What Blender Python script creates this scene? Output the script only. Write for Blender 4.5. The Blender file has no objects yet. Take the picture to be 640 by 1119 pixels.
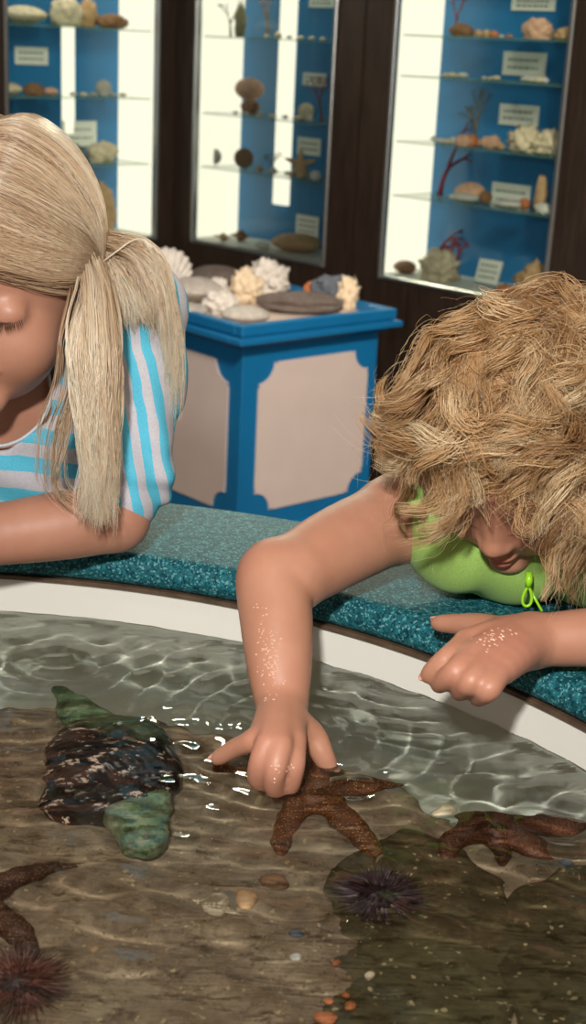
import bpy, math, random
import numpy as np
from mathutils import Vector, Matrix, Euler
random.seed(7); rng = np.random.default_rng(11)
SC = bpy.context.scene
COL = SC.collection

# ------------------------------------------------------------------ camera
F_PX = 1554.0; PITCH = math.radians(18.2); ROLL = math.radians(2.78); CAM_Z = 1.21
_F = np.array([0, math.cos(PITCH), -math.sin(PITCH)]); _U = np.array([0, math.sin(PITCH), math.cos(PITCH)]); _R = np.array([1., 0, 0])
cam_data = bpy.data.cameras.new('camera'); cam = bpy.data.objects.new('camera', cam_data); COL.objects.link(cam)
cx = math.cos(ROLL) * _R + math.sin(ROLL) * _U; cy = -math.sin(ROLL) * _R + math.cos(ROLL) * _U
M = Matrix(((cx[0], cy[0], -_F[0], 0), (cx[1], cy[1], -_F[1], 0), (cx[2], cy[2], -_F[2], CAM_Z), (0, 0, 0, 1)))
cam.matrix_world = M
cam_data.sensor_fit = 'VERTICAL'; cam_data.sensor_height = 36.0; cam_data.lens = 36.0 * F_PX / 1119.0
cam_data.clip_start = 0.02
cam_data.dof.use_dof = True; cam_data.dof.focus_distance = 1.16; cam_data.dof.aperture_fstop = 10.0
SC.camera = cam

# ------------------------------------------------------------------ world, lights, exposure
w = bpy.data.worlds.new('room_ambient'); SC.world = w; w.use_nodes = True
w.node_tree.nodes['Background'].inputs[0].default_value = (1.0, 0.86, 0.72, 1)
w.node_tree.nodes['Background'].inputs[1].default_value = 0.32
def area(name, loc, target, size, power, color, spread=180):
    l = bpy.data.lights.new(name, 'AREA'); l.shape = 'DISK'; l.size = size; l.energy = power; l.color = color
    l.spread = math.radians(spread)
    o = bpy.data.objects.new(name, l); COL.objects.link(o); o.location = loc
    o.rotation_euler = (Vector(target) - Vector(loc)).to_track_quat('-Z', 'Y').to_euler(); return o
flash = area('camera_flash', (-0.10, -0.02, 1.50), (0.0, 1.25, 0.78), 0.07, 9.6, (1.0, 0.96, 0.90), 120)
flash.data.cycles.is_caustics_light = True
fill_light = area('background_fill', (0.5, 0.5, 2.65), (0.0, 3.6, 0.5), 0.4, 18, (1.0, 0.88, 0.74), 70)  # unseen fill light, added to brighten the stand and the background
vs = SC.view_settings
SC.display_settings.display_device = 'sRGB'
vs.view_transform = 'Standard'; vs.look = 'None'; vs.gamma = 1.0; vs.use_curve_mapping = False
vs.exposure = 0.0
SC.cycles.use_denoising = True
SC.cycles.max_bounces = 10; SC.cycles.transmission_bounces = 8; SC.cycles.transparent_max_bounces = 24

# ------------------------------------------------------------------ helpers
def ray(x, y):
    u = x - 320; v = 559.5 - y
    a = u * math.cos(ROLL) - v * math.sin(ROLL); b = u * math.sin(ROLL) + v * math.cos(ROLL)
    return _F * F_PX + _U * b + _R * a
ORG = np.array([0, 0, CAM_Z])
def PZ(x, y, z):
    d = ray(x, y); return ORG + d * (z - CAM_Z) / d[2]
def PY(x, y, Y):
    d = ray(x, y); return ORG + d * Y / d[1]
WATER_Z = 0.68
def PW(x, y, z):                        # point on depth z seen through the still water surface
    s = PZ(x, y, WATER_Z); d = ray(x, y); d = d / np.linalg.norm(d)
    h = math.hypot(d[0], d[1]); sn = h / 1.333; cs = math.sqrt(1 - sn * sn)
    t = (WATER_Z - z) / cs
    return np.array([s[0] + d[0] / h * sn * t, s[1] + d[1] / h * sn * t, z])

def mesh_np(name, V, Fc, mat=None, parent=None, smooth=True, loc=None):
    me = bpy.data.meshes.new(name)
    V = np.asarray(V, dtype=np.float32)
    if isinstance(Fc, np.ndarray) and Fc.ndim == 2:
        n, k = Fc.shape
        me.vertices.add(len(V)); me.vertices.foreach_set('co', V.ravel())
        me.loops.add(n * k); me.loops.foreach_set('vertex_index', Fc.astype(np.int32).ravel())
        me.polygons.add(n); me.polygons.foreach_set('loop_start', np.arange(0, n * k, k, dtype=np.int32))
        me.update(calc_edges=True); me.validate()
    else:
        me.from_pydata([tuple(map(float, v)) for v in V], [], [tuple(int(i) for i in f) for f in Fc]); me.update()
    if smooth: me.polygons.foreach_set('use_smooth', np.ones(len(me.polygons), dtype=bool))
    o = bpy.data.objects.new(name, me); COL.objects.link(o)
    if mat: me.materials.append(mat)
    if parent is not None: o.parent = parent; o.matrix_parent_inverse = Matrix.Translation(-Vector(parent.location))if PARENT_INV else Matrix()
    if loc is not None: o.location = loc
    return o
PARENT_INV = False
def tag(o, label=None, cat=None, group=None, kind=None):
    if label: o['label'] = label
    if cat: o['category'] = cat
    if group: o['group'] = group
    if kind: o['kind'] = kind
    return o
def empty(name, loc=(0, 0, 0), rot=(0, 0, 0), label=None, cat=None, group=None):
    o = bpy.data.objects.new(name, None); COL.objects.link(o); o.location = loc; o.rotation_euler = rot
    o.empty_display_size = 0.02
    return tag(o, label, cat, group)

class MB:                               # collects pieces into ONE mesh
    def __init__(s): s.v = []; s.f = []
    def add(s, V, Fc, T=None):
        n = len(s.v); V = np.asarray(V, float)
        if T is not None: V = (np.asarray(T)[:3, :3] @ V.T).T + np.asarray(T)[:3, 3]
        s.v += [tuple(p) for p in V]; s.f += [tuple(i + n for i in f) for f in Fc]
    def box(s, lo, hi, T=None, bev=0.0):
        lo = np.array(lo, float); hi = np.array(hi, float)
        b = min(bev, 0.49 * float((hi - lo).min()))
        if b <= 0:
            V = [(x, y, z) for x in (lo[0], hi[0]) for y in (lo[1], hi[1]) for z in (lo[2], hi[2])]
            Fc = [(0, 1, 3, 2), (4, 6, 7, 5), (0, 4, 5, 1), (2, 3, 7, 6), (0, 2, 6, 4), (1, 5, 7, 3)]
            s.add(V, Fc, T); return
        V = []; idx = {}
        for sx in (0, 1):
            for sy in (0, 1):
                for sz in (0, 1):
                    c = np.array([(lo, hi)[sx][0], (lo, hi)[sy][1], (lo, hi)[sz][2]]); sg = np.array([1 - 2 * sx, 1 - 2 * sy, 1 - 2 * sz]) * b
                    for ax in range(3):
                        p = c + sg; p[ax] = c[ax]; idx[(sx, sy, sz, ax)] = len(V); V.append(p)
        g = lambda *k: idx[k]
        Fc = []
        for ax in range(3):
            for e in (0, 1):
                q = []
                for (a, c2) in ((0, 0), (1, 0), (1, 1), (0, 1)):
                    k = [a, c2]; k.insert(ax, e); q.append(g(*k, ax))
                Fc.append(tuple(q))
        for ax in range(3):
            o1, o2 = [i for i in range(3) if i != ax]
            for a in (0, 1):
                for c2 in (0, 1):
                    k0 = [0, 0, 0]; k0[o1] = a; k0[o2] = c2; k1 = list(k0); k1[ax] = 1
                    Fc.append((g(*k0, o1), g(*k1, o1), g(*k1, o2), g(*k0, o2)))
        for sx in (0, 1):
            for sy in (0, 1):
                for sz in (0, 1): Fc.append((g(sx, sy, sz, 0), g(sx, sy, sz, 1), g(sx, sy, sz, 2)))
        s.add(V, Fc, T)
    def tube(s, pts, rad, n=8, flat=1.0, closed_ends=True):
        pts = np.asarray(pts, float); m = len(pts); rad = np.broadcast_to(np.asarray(rad, float), (m,))
        tg = np.gradient(pts, axis=0); tg /= np.linalg.norm(tg, axis=1)[:, None] + 1e-12
        ref = np.array([0, 0, 1.]) if abs(tg[0][2]) < .9 else np.array([1., 0, 0])
        V = []
        a = np.cross(ref, tg[0]); a /= np.linalg.norm(a)
        for i in range(m):
            a = a - tg[i] * (a @ tg[i]); a /= np.linalg.norm(a) + 1e-12; b = np.cross(tg[i], a)
            for j in range(n):
                t = 2 * math.pi * j / n; V.append(pts[i] + rad[i] * (a * math.cos(t) + b * flat * math.sin(t)))
        Fc = [(i * n + j, i * n + (j + 1) % n, (i + 1) * n + (j + 1) % n, (i + 1) * n + j) for i in range(m - 1) for j in range(n)]
        if closed_ends: Fc += [tuple(range(n))[::-1], tuple((m - 1) * n + j for j in range(n))]
        s.add(V, Fc)
    def lathe(s, prof, n=48, c=(0, 0), a0=0, a1=2 * math.pi, close=False):
        full = abs(a1 - a0 - 2 * math.pi) < 1e-6; k = n if full else n + 1; V = []; L = len(prof)
        for i in range(k):
            t = a0 + (a1 - a0) * i / n
            for r, z in prof: V.append((c[0] + r * math.cos(t), c[1] + r * math.sin(t), z))
        Fc = []
        for i in range(n):
            i2 = (i + 1) % k
            for j in range(L - 1 + (1 if close else 0)):
                j2 = (j + 1) % L; Fc.append((i * L + j, i2 * L + j, i2 * L + j2, i * L + j2))
        s.add(V, Fc)
    def build(s, name, mat, parent=None, smooth=False, loc=None):
        return mesh_np(name, np.array(s.v), s.f, mat, parent, smooth, loc)

# value noise on numpy arrays
def _hash(i, j, k, seed):
    h = (i * 374761393 + j * 668265263 + k * 2147483647 + seed * 1274126177) & 0xffffffff
    h = ((h ^ (h >> 13)) * 1274126177) & 0xffffffff
    return ((h ^ (h >> 16)) & 0xffff) / 65535.0
def vnoise(P, scale=1.0, seed=0):
    P = np.asarray(P, float) * scale; I = np.floor(P).astype(np.int64); Fr = P - I; Fr = Fr * Fr * (3 - 2 * Fr)
    out = 0
    for dx in (0, 1):
        for dy in (0, 1):
            for dz in (0, 1):
                wt = (Fr[..., 0] if dx else 1 - Fr[..., 0]) * (Fr[..., 1] if dy else 1 - Fr[..., 1]) * (Fr[..., 2] if dz else 1 - Fr[..., 2])
                out = out + wt * _hash(I[..., 0] + dx, I[..., 1] + dy, I[..., 2] + dz, seed)
    return out * 2 - 1
def fbm(P, scale=1.0, octs=4, seed=0):
    return sum(vnoise(P, scale * 2 ** o, seed + o) / 2 ** o for o in range(octs))
def P3(x, y, z=0): return np.stack([x, y, np.zeros_like(x) + z], -1)

# ------------------------------------------------------------------ materials
def newmat(name):
    m = bpy.data.materials.new(name); m.use_nodes = True; nt = m.node_tree; return m, nt, nt.nodes['Principled BSDF']
def lk(nt, a, b): nt.links.new(a, b)
def N(nt, t, **kw):
    n = nt.nodes.new(t)
    for k, v in kw.items():
        if k in n.inputs: n.inputs[k].default_value = v
        else: setattr(n, k, v)
    return n
def coords(nt, kind='Object'): return nt.nodes.new('ShaderNodeTexCoord').outputs[kind]
def ramp(nt, fac, stops, interp='LINEAR'):
    r = nt.nodes.new('ShaderNodeValToRGB'); r.color_ramp.interpolation = interp; e = r.color_ramp.elements
    while len(e) < len(stops): e.new(0.5)
    for i, (p, c) in enumerate(stops): e[i].position = p; e[i].color = (*c, 1)
    lk(nt, fac, r.inputs[0]); return r.outputs[0]
def mixc(nt, fac, a, b, mode='MIX'):
    m = nt.nodes.new('ShaderNodeMix'); m.data_type = 'RGBA'; m.blend_type = mode
    for s, v in ((m.inputs[0], fac), (m.inputs[6], a), (m.inputs[7], b)):
        if hasattr(v, 'links') or hasattr(v, 'is_linked'): lk(nt, v, s)
        elif isinstance(v, (int, float)): s.default_value = v
        else: s.default_value = (*v, 1)
    return m.outputs[2]
def bump(nt, bs, h, strength=.3, dist=.002):
    b = nt.nodes.new('ShaderNodeBump'); b.inputs['Strength'].default_value = strength; b.inputs['Distance'].default_value = dist
    lk(nt, h, b.inputs['Height']); lk(nt, b.outputs[0], bs.inputs['Normal'])
def noise(nt, co, scale, detail=3, rough=.55, out='Fac'):
    n = N(nt, 'ShaderNodeTexNoise', Scale=scale, Detail=detail, Roughness=rough); lk(nt, co, n.inputs['Vector']); return n.outputs[out]
def voro(nt, co, scale, out='Distance', feature='F1'):
    n = N(nt, 'ShaderNodeTexVoronoi', Scale=scale); n.feature = feature; lk(nt, co, n.inputs['Vector']); return n.outputs[out]
def simple(name, col, rough=.5, var=.12, scale=30, bmp=0.1, spec=.5, metal=0., sss=0., bdist=.002):
    m, nt, b = newmat(name); co = coords(nt)
    f = noise(nt, co, scale)
    lo = tuple(c * (1 - var) for c in col); hi = tuple(min(1, c * (1 + var)) for c in col)
    lk(nt, ramp(nt, f, [(.3, lo), (.7, hi)]), b.inputs['Base Color'])
    b.inputs['Roughness'].default_value = rough; b.inputs['Specular IOR Level'].default_value = spec; b.inputs['Metallic'].default_value = metal
    if sss: b.inputs['Subsurface Weight'].default_value = sss; b.inputs['Subsurface Radius'].default_value = (.012, .004, .002); b.inputs['Subsurface Scale'].default_value = .6
    if bmp: bump(nt, b, noise(nt, co, scale * 4, 4), bmp, bdist)
    return m
def srgb(r, g, b):
    f = lambda c: (c / 255 / 12.92) if c / 255 <= .04045 else ((c / 255 + .055) / 1.055) ** 2.4
    return (f(r), f(g), f(b))
def emis(name, col, strength):
    m = bpy.data.materials.new(name); m.use_nodes = True; nt = m.node_tree; nt.nodes.remove(nt.nodes['Principled BSDF'])
    e = nt.nodes.new('ShaderNodeEmission'); e.inputs[0].default_value = (*col, 1); e.inputs[1].default_value = strength
    lk(nt, e.outputs[0], nt.nodes['Material Output'].inputs[0]); return m

# smooth signed-distance sculpting (one continuous surface per body)
class SDF:
    def __init__(s, lo, hi, h):
        s.h = h; s.lo = np.array(lo, float); n = np.ceil((np.array(hi) - s.lo) / h).astype(int) + 1; s.n = n
        s.ax = [np.float32(s.lo[i] + h * np.arange(n[i])) for i in range(3)]
        s.D = np.full(n, 0.05, np.float32)
    def _box(s, lo, hi, m):
        i0 = np.clip(np.floor((np.array(lo) - m - s.lo) / s.h).astype(int), 0, s.n - 1); i1 = np.clip(np.ceil((np.array(hi) + m - s.lo) / s.h).astype(int) + 1, 1, s.n)
        sl = tuple(slice(a, max(a + 1, b)) for a, b in zip(i0, i1))
        return sl, (s.ax[0][sl[0]][:, None, None], s.ax[1][sl[1]][None, :, None], s.ax[2][sl[2]][None, None, :])
    def _op(s, sl, d, k, sub):
        D = s.D[sl]
        if sub:
            d = -d
            if k > 0: hh = np.clip(.5 - .5 * (D - d) / k, 0, 1); D[...] = D + (d - D) * hh + k * hh * (1 - hh)
            else: np.maximum(D, d, out=D)
        else:
            if k > 0: hh = np.clip(.5 + .5 * (D - d) / k, 0, 1); D[...] = D + (d - D) * hh - k * hh * (1 - hh)
            else: np.minimum(D, d, out=D)
    def cap(s, a, b, ra, rb, k=.006, sub=False):
        a = np.array(a, float); b = np.array(b, float); R = max(ra, rb)
        sl, (X, Y, Z) = s._box(np.minimum(a, b) - R, np.maximum(a, b) + R, k + 3 * s.h)
        ab = b - a; L2 = float(ab @ ab) + 1e-12
        t = np.clip(((X - a[0]) * ab[0] + (Y - a[1]) * ab[1] + (Z - a[2]) * ab[2]) / L2, 0, 1)
        d = np.sqrt((X - a[0] - t * ab[0]) ** 2 + (Y - a[1] - t * ab[1]) ** 2 + (Z - a[2] - t * ab[2]) ** 2) - (ra + (rb - ra) * t)
        s._op(sl, d, k, sub)
    def chain(s, pts, rad, k=.006):
        for i in range(len(pts) - 1): s.cap(pts[i], pts[i + 1], rad[i], rad[i + 1], k if i == 0 else min(k, .004))
    def ell(s, c, r, B=None, k=.006, sub=False):   # B: rows are the local axes
        c = np.array(c, float); r = np.array(r, float); B = np.eye(3) if B is None else np.array(B, float); R = r.max()
        sl, (X, Y, Z) = s._box(c - R, c + R, k + 3 * s.h)
        x = X - c[0]; y = Y - c[1]; z = Z - c[2]
        q = [(x * B[i][0] + y * B[i][1] + z * B[i][2]) for i in range(3)]
        k0 = np.sqrt(sum((q[i] / r[i]) ** 2 for i in range(3))); k1 = np.sqrt(sum((q[i] / r[i] ** 2) ** 2 for i in range(3))) + 1e-9
        s._op(sl, k0 * (k0 - 1) / k1, k, sub)
    def mesh(s, relax=1):
        D = s.D; n = s.n; ins = D < 0
        c = np.zeros(tuple(n - 1), np.int8)
        for dx in (0, 1):
            for dy in (0, 1):
                for dz in (0, 1): c += ins[dx:n[0] - 1 + dx, dy:n[1] - 1 + dy, dz:n[2] - 1 + dz]
        act = np.argwhere((c > 0) & (c < 8)); idx = -np.ones(tuple(n - 1), np.int64); idx[tuple(act.T)] = np.arange(len(act))
        acc = np.zeros((len(act), 3)); cnt = np.zeros(len(act))
        corners = [(x, y, z) for x in (0, 1) for y in (0, 1) for z in (0, 1)]
        for a in corners:
            for ax in range(3):
                if a[ax]: continue
                b = list(a); b[ax] = 1
                da = D[tuple((act + a).T)]; db = D[tuple((act + b).T)]; m = (da < 0) != (db < 0)
                t = np.where(m, da / np.where(m, da - db, 1), 0)
                p = np.array(a, float) + np.zeros((len(act), 3)); p[:, ax] += t
                acc += p * m[:, None]; cnt += m
        V = s.lo + (act + acc / cnt[:, None]) * s.h
        Q = []
        for ax in range(3):
            o1, o2 = (ax + 1) % 3, (ax + 2) % 3
            sa = [slice(1, n[i] - 1) for i in range(3)]; sa[ax] = slice(0, n[ax] - 1); sb = list(sa); sb[ax] = slice(1, n[ax])
            A = ins[tuple(sa)]; Bn = ins[tuple(sb)]; off = np.array([sa[i].start for i in range(3)])
            for flip, m in ((False, A & ~Bn), (True, ~A & Bn)):
                e = np.argwhere(m) + off
                if not len(e): continue
                q = []
                for (u, v) in ((0, 0), (1, 0), (1, 1), (0, 1)):
                    k = e.copy(); k[:, o1] -= 1 - u; k[:, o2] -= 1 - v; q.append(idx[tuple(k.T)])
                q = np.stack(q, 1); q = q[:, ::-1] if flip else q
                Q.append(q)
        Q = np.concatenate(Q); Q = Q[(Q >= 0).all(1)]
        for _ in range(relax):
            S = np.zeros_like(V); C = np.zeros(len(V))
            for a, b in ((0, 1), (1, 2), (2, 3), (3, 0)):
                for i, j in ((a, b), (b, a)):
                    S += np.stack([np.bincount(Q[:, i], V[Q[:, j]][:, x], len(V)) for x in range(3)], 1); C += np.bincount(Q[:, i], minlength=len(V))
            V = V * .5 + S / np.maximum(C, 1)[:, None] * .5
        return V, Q
def nrm(v): v = np.array(v, float); return v / np.linalg.norm(v)
def frame(x, y):                        # orthonormal rows from a main axis and a hint
    x = nrm(x); z = nrm(np.cross(x, y)); return np.array([x, np.cross(z, x), z])
# ================================================================== STRUCTURE AND TANK
TC = (-0.285, 0.615)                    # tank centre
def speckle_mat():
    m, nt, b = newmat('speckled_teal_laminate'); co = coords(nt)
    base = ramp(nt, noise(nt, co, 120, 3), [(.35, srgb(16, 66, 76)), (.65, srgb(38, 108, 118))])
    sp = voro(nt, co, 640, 'Color'); sep = N(nt, 'ShaderNodeSeparateColor'); lk(nt, sp, sep.inputs[0])
    c1 = mixc(nt, ramp(nt, sep.outputs[0], [(.80, (0, 0, 0)), (.86, (.85, .85, .85))]), base, srgb(100, 156, 160))
    c2 = mixc(nt, ramp(nt, sep.outputs[1], [(.75, (0, 0, 0)), (.80, (.8, .8, .8))]), c1, srgb(10, 42, 52))
    lk(nt, c2, b.inputs['Base Color']); b.inputs['Roughness'].default_value = .5; b.inputs['Specular IOR Level'].default_value = .14
    bump(nt, b, noise(nt, co, 300, 2), .12, .001); return m
M_TEAL = speckle_mat()
M_WHITE = simple('white_gelcoat', srgb(222, 220, 212), .32, .03, 8, .02)
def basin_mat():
    m, nt, b = newmat('basin_gelcoat_with_water_dimming'); co = coords(nt)
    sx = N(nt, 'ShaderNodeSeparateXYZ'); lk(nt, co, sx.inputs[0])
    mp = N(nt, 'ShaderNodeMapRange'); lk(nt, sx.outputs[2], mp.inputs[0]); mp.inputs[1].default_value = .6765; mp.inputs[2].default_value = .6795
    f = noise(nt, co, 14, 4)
    dimmed = ramp(nt, f, [(.3, srgb(206, 208, 192)), (.7, srgb(226, 226, 214))])  # below the waterline, light lost in the water painted as greyer green
    lk(nt, mixc(nt, mp.outputs[0], dimmed, srgb(224, 222, 214)), b.inputs['Base Color']); b.inputs['Roughness'].default_value = .35
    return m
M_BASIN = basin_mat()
M_STRIP = simple('brown_edge_strip', srgb(84, 66, 50), .6, .35, 60, .3)
M_PANEL = simple('tank_outer_laminate', srgb(20, 90, 130), .5)
tank = empty('touch_tank', (TC[0], TC[1], 0), label='round white touch tank with a speckled teal rim, full of shallow water', cat='tank')
mb = MB(); pr = []
for t in np.linspace(-90, 90, 13): pr.append((.656 - .016 * math.cos(math.radians(t)), .734 + .016 * math.sin(math.radians(t))))
for t in np.linspace(90, -90, 13): pr.append((.806 + .016 * math.cos(math.radians(t)), .734 + .016 * math.sin(math.radians(t))))
mb.lathe(pr, 256, close=True); mb.build('rim', M_TEAL, tank, True)
mb = MB(); mb.lathe([(.645, .7185), (.645, .7145), (.660, .7145), (.660, .7185)], 256, close=True); mb.build('edge_strip', M_STRIP, tank)
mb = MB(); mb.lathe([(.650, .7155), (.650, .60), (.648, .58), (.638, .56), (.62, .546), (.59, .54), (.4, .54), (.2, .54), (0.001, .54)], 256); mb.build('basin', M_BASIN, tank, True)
mb = MB(); mb.lathe([(.78, .717), (.78, .08), (.74, .08), (.74, 0), (.66, 0)], 128); mb.build('outer_panel', M_PANEL, tank)

# water: one rippled refracting surface
HAND_XY = PZ(262, 835, WATER_Z)[:2]
def ripple(X, Y):
    z = np.zeros_like(X)
    def ring(px, py, amp, wl, decay, ph=0.):
        nonlocal z
        c = PZ(px, py, WATER_Z)[:2]; d = np.hypot(X - c[0], Y - c[1])
        z = z + 1.35 * amp * np.sin(2 * math.pi * d / wl + ph) * np.exp(-d / decay) * np.clip(d / .012, 0, 1)
    ring(205, 840, .00011, .012, .05)
    ring(330, 790, .00050, .026, .16, 1.)
    ring(455, 735, .00045, .021, .11, .3)
    ring(620, 880, .0004, .034, .2, 2.)
    ring(60, 720, .0004, .030, .16, 2.)
    ring(120, 1180, .00045, .045, .45, .5)
    ring(200, 905, .0002, .03, .2)
    q = fbm(P3(X * 1.0, Y * 1.7, .3), 22, 3, 5); z = z + .00075 * q
    z = z + .00035 * np.sin(2 * math.pi * (X * .3 + Y) / .036 + 4 * vnoise(P3(X, Y), 9, 3)) * (.5 + .5 * vnoise(P3(X, Y), 6, 9))
    return z
st = .0032
xs = np.arange(-.66, .6601, st); X, Y = np.meshgrid(xs, xs, indexing='ij')
rr = np.hypot(X, Y); Z = WATER_Z + ripple(X + TC[0], Y + TC[1])
keep = rr < .653; idn = -np.ones(X.shape, int); idn[keep] = np.arange(keep.sum())
q = np.stack([idn[:-1, :-1], idn[1:, :-1], idn[1:, 1:], idn[:-1, 1:]], -1).reshape(-1, 4); q = q[(q >= 0).all(1)]
mw, nt, b = newmat('clear_rippled_water')
nt.nodes.remove(b); g = N(nt, 'ShaderNodeBsdfGlass', IOR=1.333, Roughness=0.0); g.inputs['Color'].default_value = (.97, 1.0, .98, 1)
lk(nt, g.outputs[0], nt.nodes['Material Output'].inputs[0])
water = mesh_np('water', np.stack([X[keep] + TC[0], Y[keep] + TC[1], Z[keep]], 1), q, mw)
tag(water, 'clear rippling shallow water filling the round touch tank', 'water', kind='stuff')
water.cycles.is_caustics_caster = True
# ================================================================== BED UNDER WATER
edge_px = [(-260, 765), (-120, 766), (0, 769), (70, 768), (130, 772), (190, 786), (250, 797), (320, 815), (400, 842), (430, 852), (468, 876), (500, 893), (560, 900), (640, 905), (760, 925), (900, 960)]
EP = np.array([PW(x, y, .635) for x, y in edge_px])
def bed_h(X, Y):
    p = P3(X, Y)
    z = .626 + .008 * fbm(p, 7, 3, 21) + .0022 * fbm(p, 40, 3, 31)
    return z
nx, ny = 520, 420
xs = np.linspace(-.62, .34, nx); ye = np.interp(xs, EP[:, 0], EP[:, 1]) + .004 * fbm(P3(xs, xs * 0), 30, 3, 2)
T = np.linspace(0, 1, ny) ** .8
X = np.repeat(xs[:, None], ny, 1); Y = .02 + (ye[:, None] - .02) * T[None, :]
Z = bed_h(X, Y); e = np.clip((ye[:, None] - Y) / .012, 0, 1); Z = Z - .006 * (1 - e) ** 2
r_ = np.hypot(X - TC[0], Y - TC[1]); sc_ = np.minimum(1, .640 / np.maximum(r_, 1e-6)); X = TC[0] + (X - TC[0]) * sc_; Y = TC[1] + (Y - TC[1]) * sc_
V = np.stack([X, Y, Z], -1).reshape(-1, 3); idn = np.arange(nx * ny).reshape(nx, ny)
q = [np.stack([idn[:-1, :-1], idn[1:, :-1], idn[1:, 1:], idn[:-1, 1:]], -1).reshape(-1, 4)]
# skirt down to the basin floor
n0 = len(V); top = idn[:, -1]; sk = V[top].copy(); mid = sk.copy(); mid[:, 2] -= .03; mid[:, 1] -= .006 + .006 * fbm(P3(sk[:, 0], sk[:, 0] * 0), 50, 3, 8); low = mid.copy(); low[:, 2] = .5395; low[:, 1] -= .02
V = np.concatenate([V, mid, low]); a = np.arange(nx)
q.append(np.stack([top[:-1], top[1:], n0 + a[1:], n0 + a[:-1]], 1)); q.append(np.stack([n0 + a[:-1], n0 + a[1:], n0 + nx + a[1:], n0 + nx + a[:-1]], 1))
def bed_mat(name, cols, green=0.0):
    m, nt, b = newmat(name); co = coords(nt)
    f = noise(nt, co, 16, 6, .65); base = ramp(nt, f, [(.30, cols[0]), (.47, cols[1]), (.66, cols[2])])
    f2 = noise(nt, co, 140, 4, .7); base = mixc(nt, ramp(nt, f2, [(.35, (0, 0, 0)), (.75, (.75, .75, .75))]), base, cols[3])
    f3 = noise(nt, co, 5, 3); base = mixc(nt, ramp(nt, f3, [(.48, (0, 0, 0)), (.66, (.8, .8, .8))]), base, cols[4])
    d = voro(nt, co, 420, "Color"); sp = N(nt, 'ShaderNodeSeparateColor'); lk(nt, d, sp.inputs[0])
    base = mixc(nt, ramp(nt, sp.outputs[0], [(.975, (0, 0, 0)), (.985, (.7, .7, .7))]), base, srgb(190, 170, 130))
    lk(nt, base, b.inputs['Base Color']); b.inputs['Roughness'].default_value = .75; b.inputs['Specular IOR Level'].default_value = .2
    bump(nt, b, noise(nt, co, 220, 5, .7), .5, .002); return m
M_SAND = bed_mat('brown_sand', [srgb(94, 76, 58), srgb(138, 116, 94), srgb(168, 146, 120), srgb(110, 92, 72), srgb(146, 130, 108)])
M_ROCK = bed_mat('olive_rock', [srgb(54, 48, 32), srgb(86, 74, 50), srgb(116, 98, 70), srgb(62, 54, 36), srgb(84, 80, 54)])
bed = mesh_np('sand_bed', V, np.concatenate(q), M_SAND)
tag(bed, 'brown silty sand shelf covering the bottom of the touch tank', 'sand', kind='stuff')
# three low rocks on the bed, lower right
def rock(name, outline_px, h, label, seed, mat):
    ctr = np.mean([PW(x, y, .63) for x, y in outline_px], 0); O = np.array([PW(x, y, .63)[:2] for x, y in outline_px]) - ctr[:2]
    ang = np.arctan2(O[:, 1], O[:, 0]); rad = np.hypot(O[:, 0], O[:, 1]); o_ = np.argsort(ang); ang = ang[o_]; rad = rad[o_]
    A = np.linspace(-math.pi, math.pi, 160, endpoint=False); Rr = np.interp(A, ang, rad, period=2 * math.pi)
    Rr = Rr * (1 + .03 * fbm(P3(np.cos(A), np.sin(A)), 4, 3, seed))
    s = np.concatenate([np.linspace(0.0, .93, 60), [.97, 1.0, 1.02]])
    X = s[None, :] * Rr[:, None] * np.cos(A)[:, None]; Y = s[None, :] * Rr[:, None] * np.sin(A)[:, None]
    Z = h * np.clip(1 - s ** 5, 0, 1)[None, :] ** .6 + np.where(s < 1.01, 0, -.012)[None, :] + (.35 * h + .001) * fbm(P3(X, Y), 22, 4, seed + 1) * np.clip(1 - s ** 4, 0, 1)[None, :]
    Z = Z - .004
    nA, nS = X.shape; idn = np.arange(nA * nS).reshape(nA, nS)
    q = np.stack([idn[:, :-1], idn[:, 1:], np.roll(idn, -1, 0)[:, 1:], np.roll(idn, -1, 0)[:, :-1]], -1).reshape(-1, 4)
    o = mesh_np(name, np.stack([X, Y, Z], -1).reshape(-1, 3), q[:, ::-1], mat, loc=(ctr[0], ctr[1], .628))
    return tag(o, label, 'rock', group='flat rocks on the tank bed')
rock('rock', [(345, 1150), (350, 1010), (380, 930), (440, 905), (500, 925), (560, 990), (560, 1090), (540, 1160)], .010, 'broad olive-brown flat rock under the purple urchin, lower right of the tank', 3, M_ROCK)
rock('rock', [(545, 1000), (590, 960), (660, 935), (720, 1010), (700, 1120), (600, 1150), (560, 1090)], .013, 'brown flat rock at the lower right corner below the dark starfish', 9, M_ROCK)
# ================================================================== ROOM
def struct(o, name=None): o['kind'] = 'structure'; return o
M_DARK = None
def wood_mat():
    m, nt, b = newmat('dark_brown_stained_wood'); co = coords(nt)
    mp = N(nt, 'ShaderNodeMapping'); mp.inputs['Scale'].default_value = (18, 18, 1.2); lk(nt, co, mp.inputs['Vector'])
    f = noise(nt, mp.outputs[0], 6, 5); lk(nt, ramp(nt, f, [(.3, srgb(34, 25, 20)), (.7, srgb(54, 42, 34))]), b.inputs['Base Color'])
    b.inputs['Roughness'].default_value = .45; b.inputs['Specular IOR Level'].default_value = .35; return m
M_DARK = wood_mat()
M_FLOOR = simple('grey_carpet_tile', srgb(84, 78, 72), .9, .2, 60, .4)
M_ALU = simple('brushed_aluminium', srgb(170, 172, 170), .3, .05, 80, .05, metal=.9)
M_CASEBLUE = simple('blue_painted_case_back', srgb(36, 116, 172), .30, .06, 6, .02)
M_CARD = simple('off_white_card', srgb(232, 232, 222), .7, .03, 10, .02)
M_LIT = emis('warm_lamp_and_reflection_glow', (1.0, .91, .72), 1.3)  # glow of the light panels and of the added reflection strips
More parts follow.
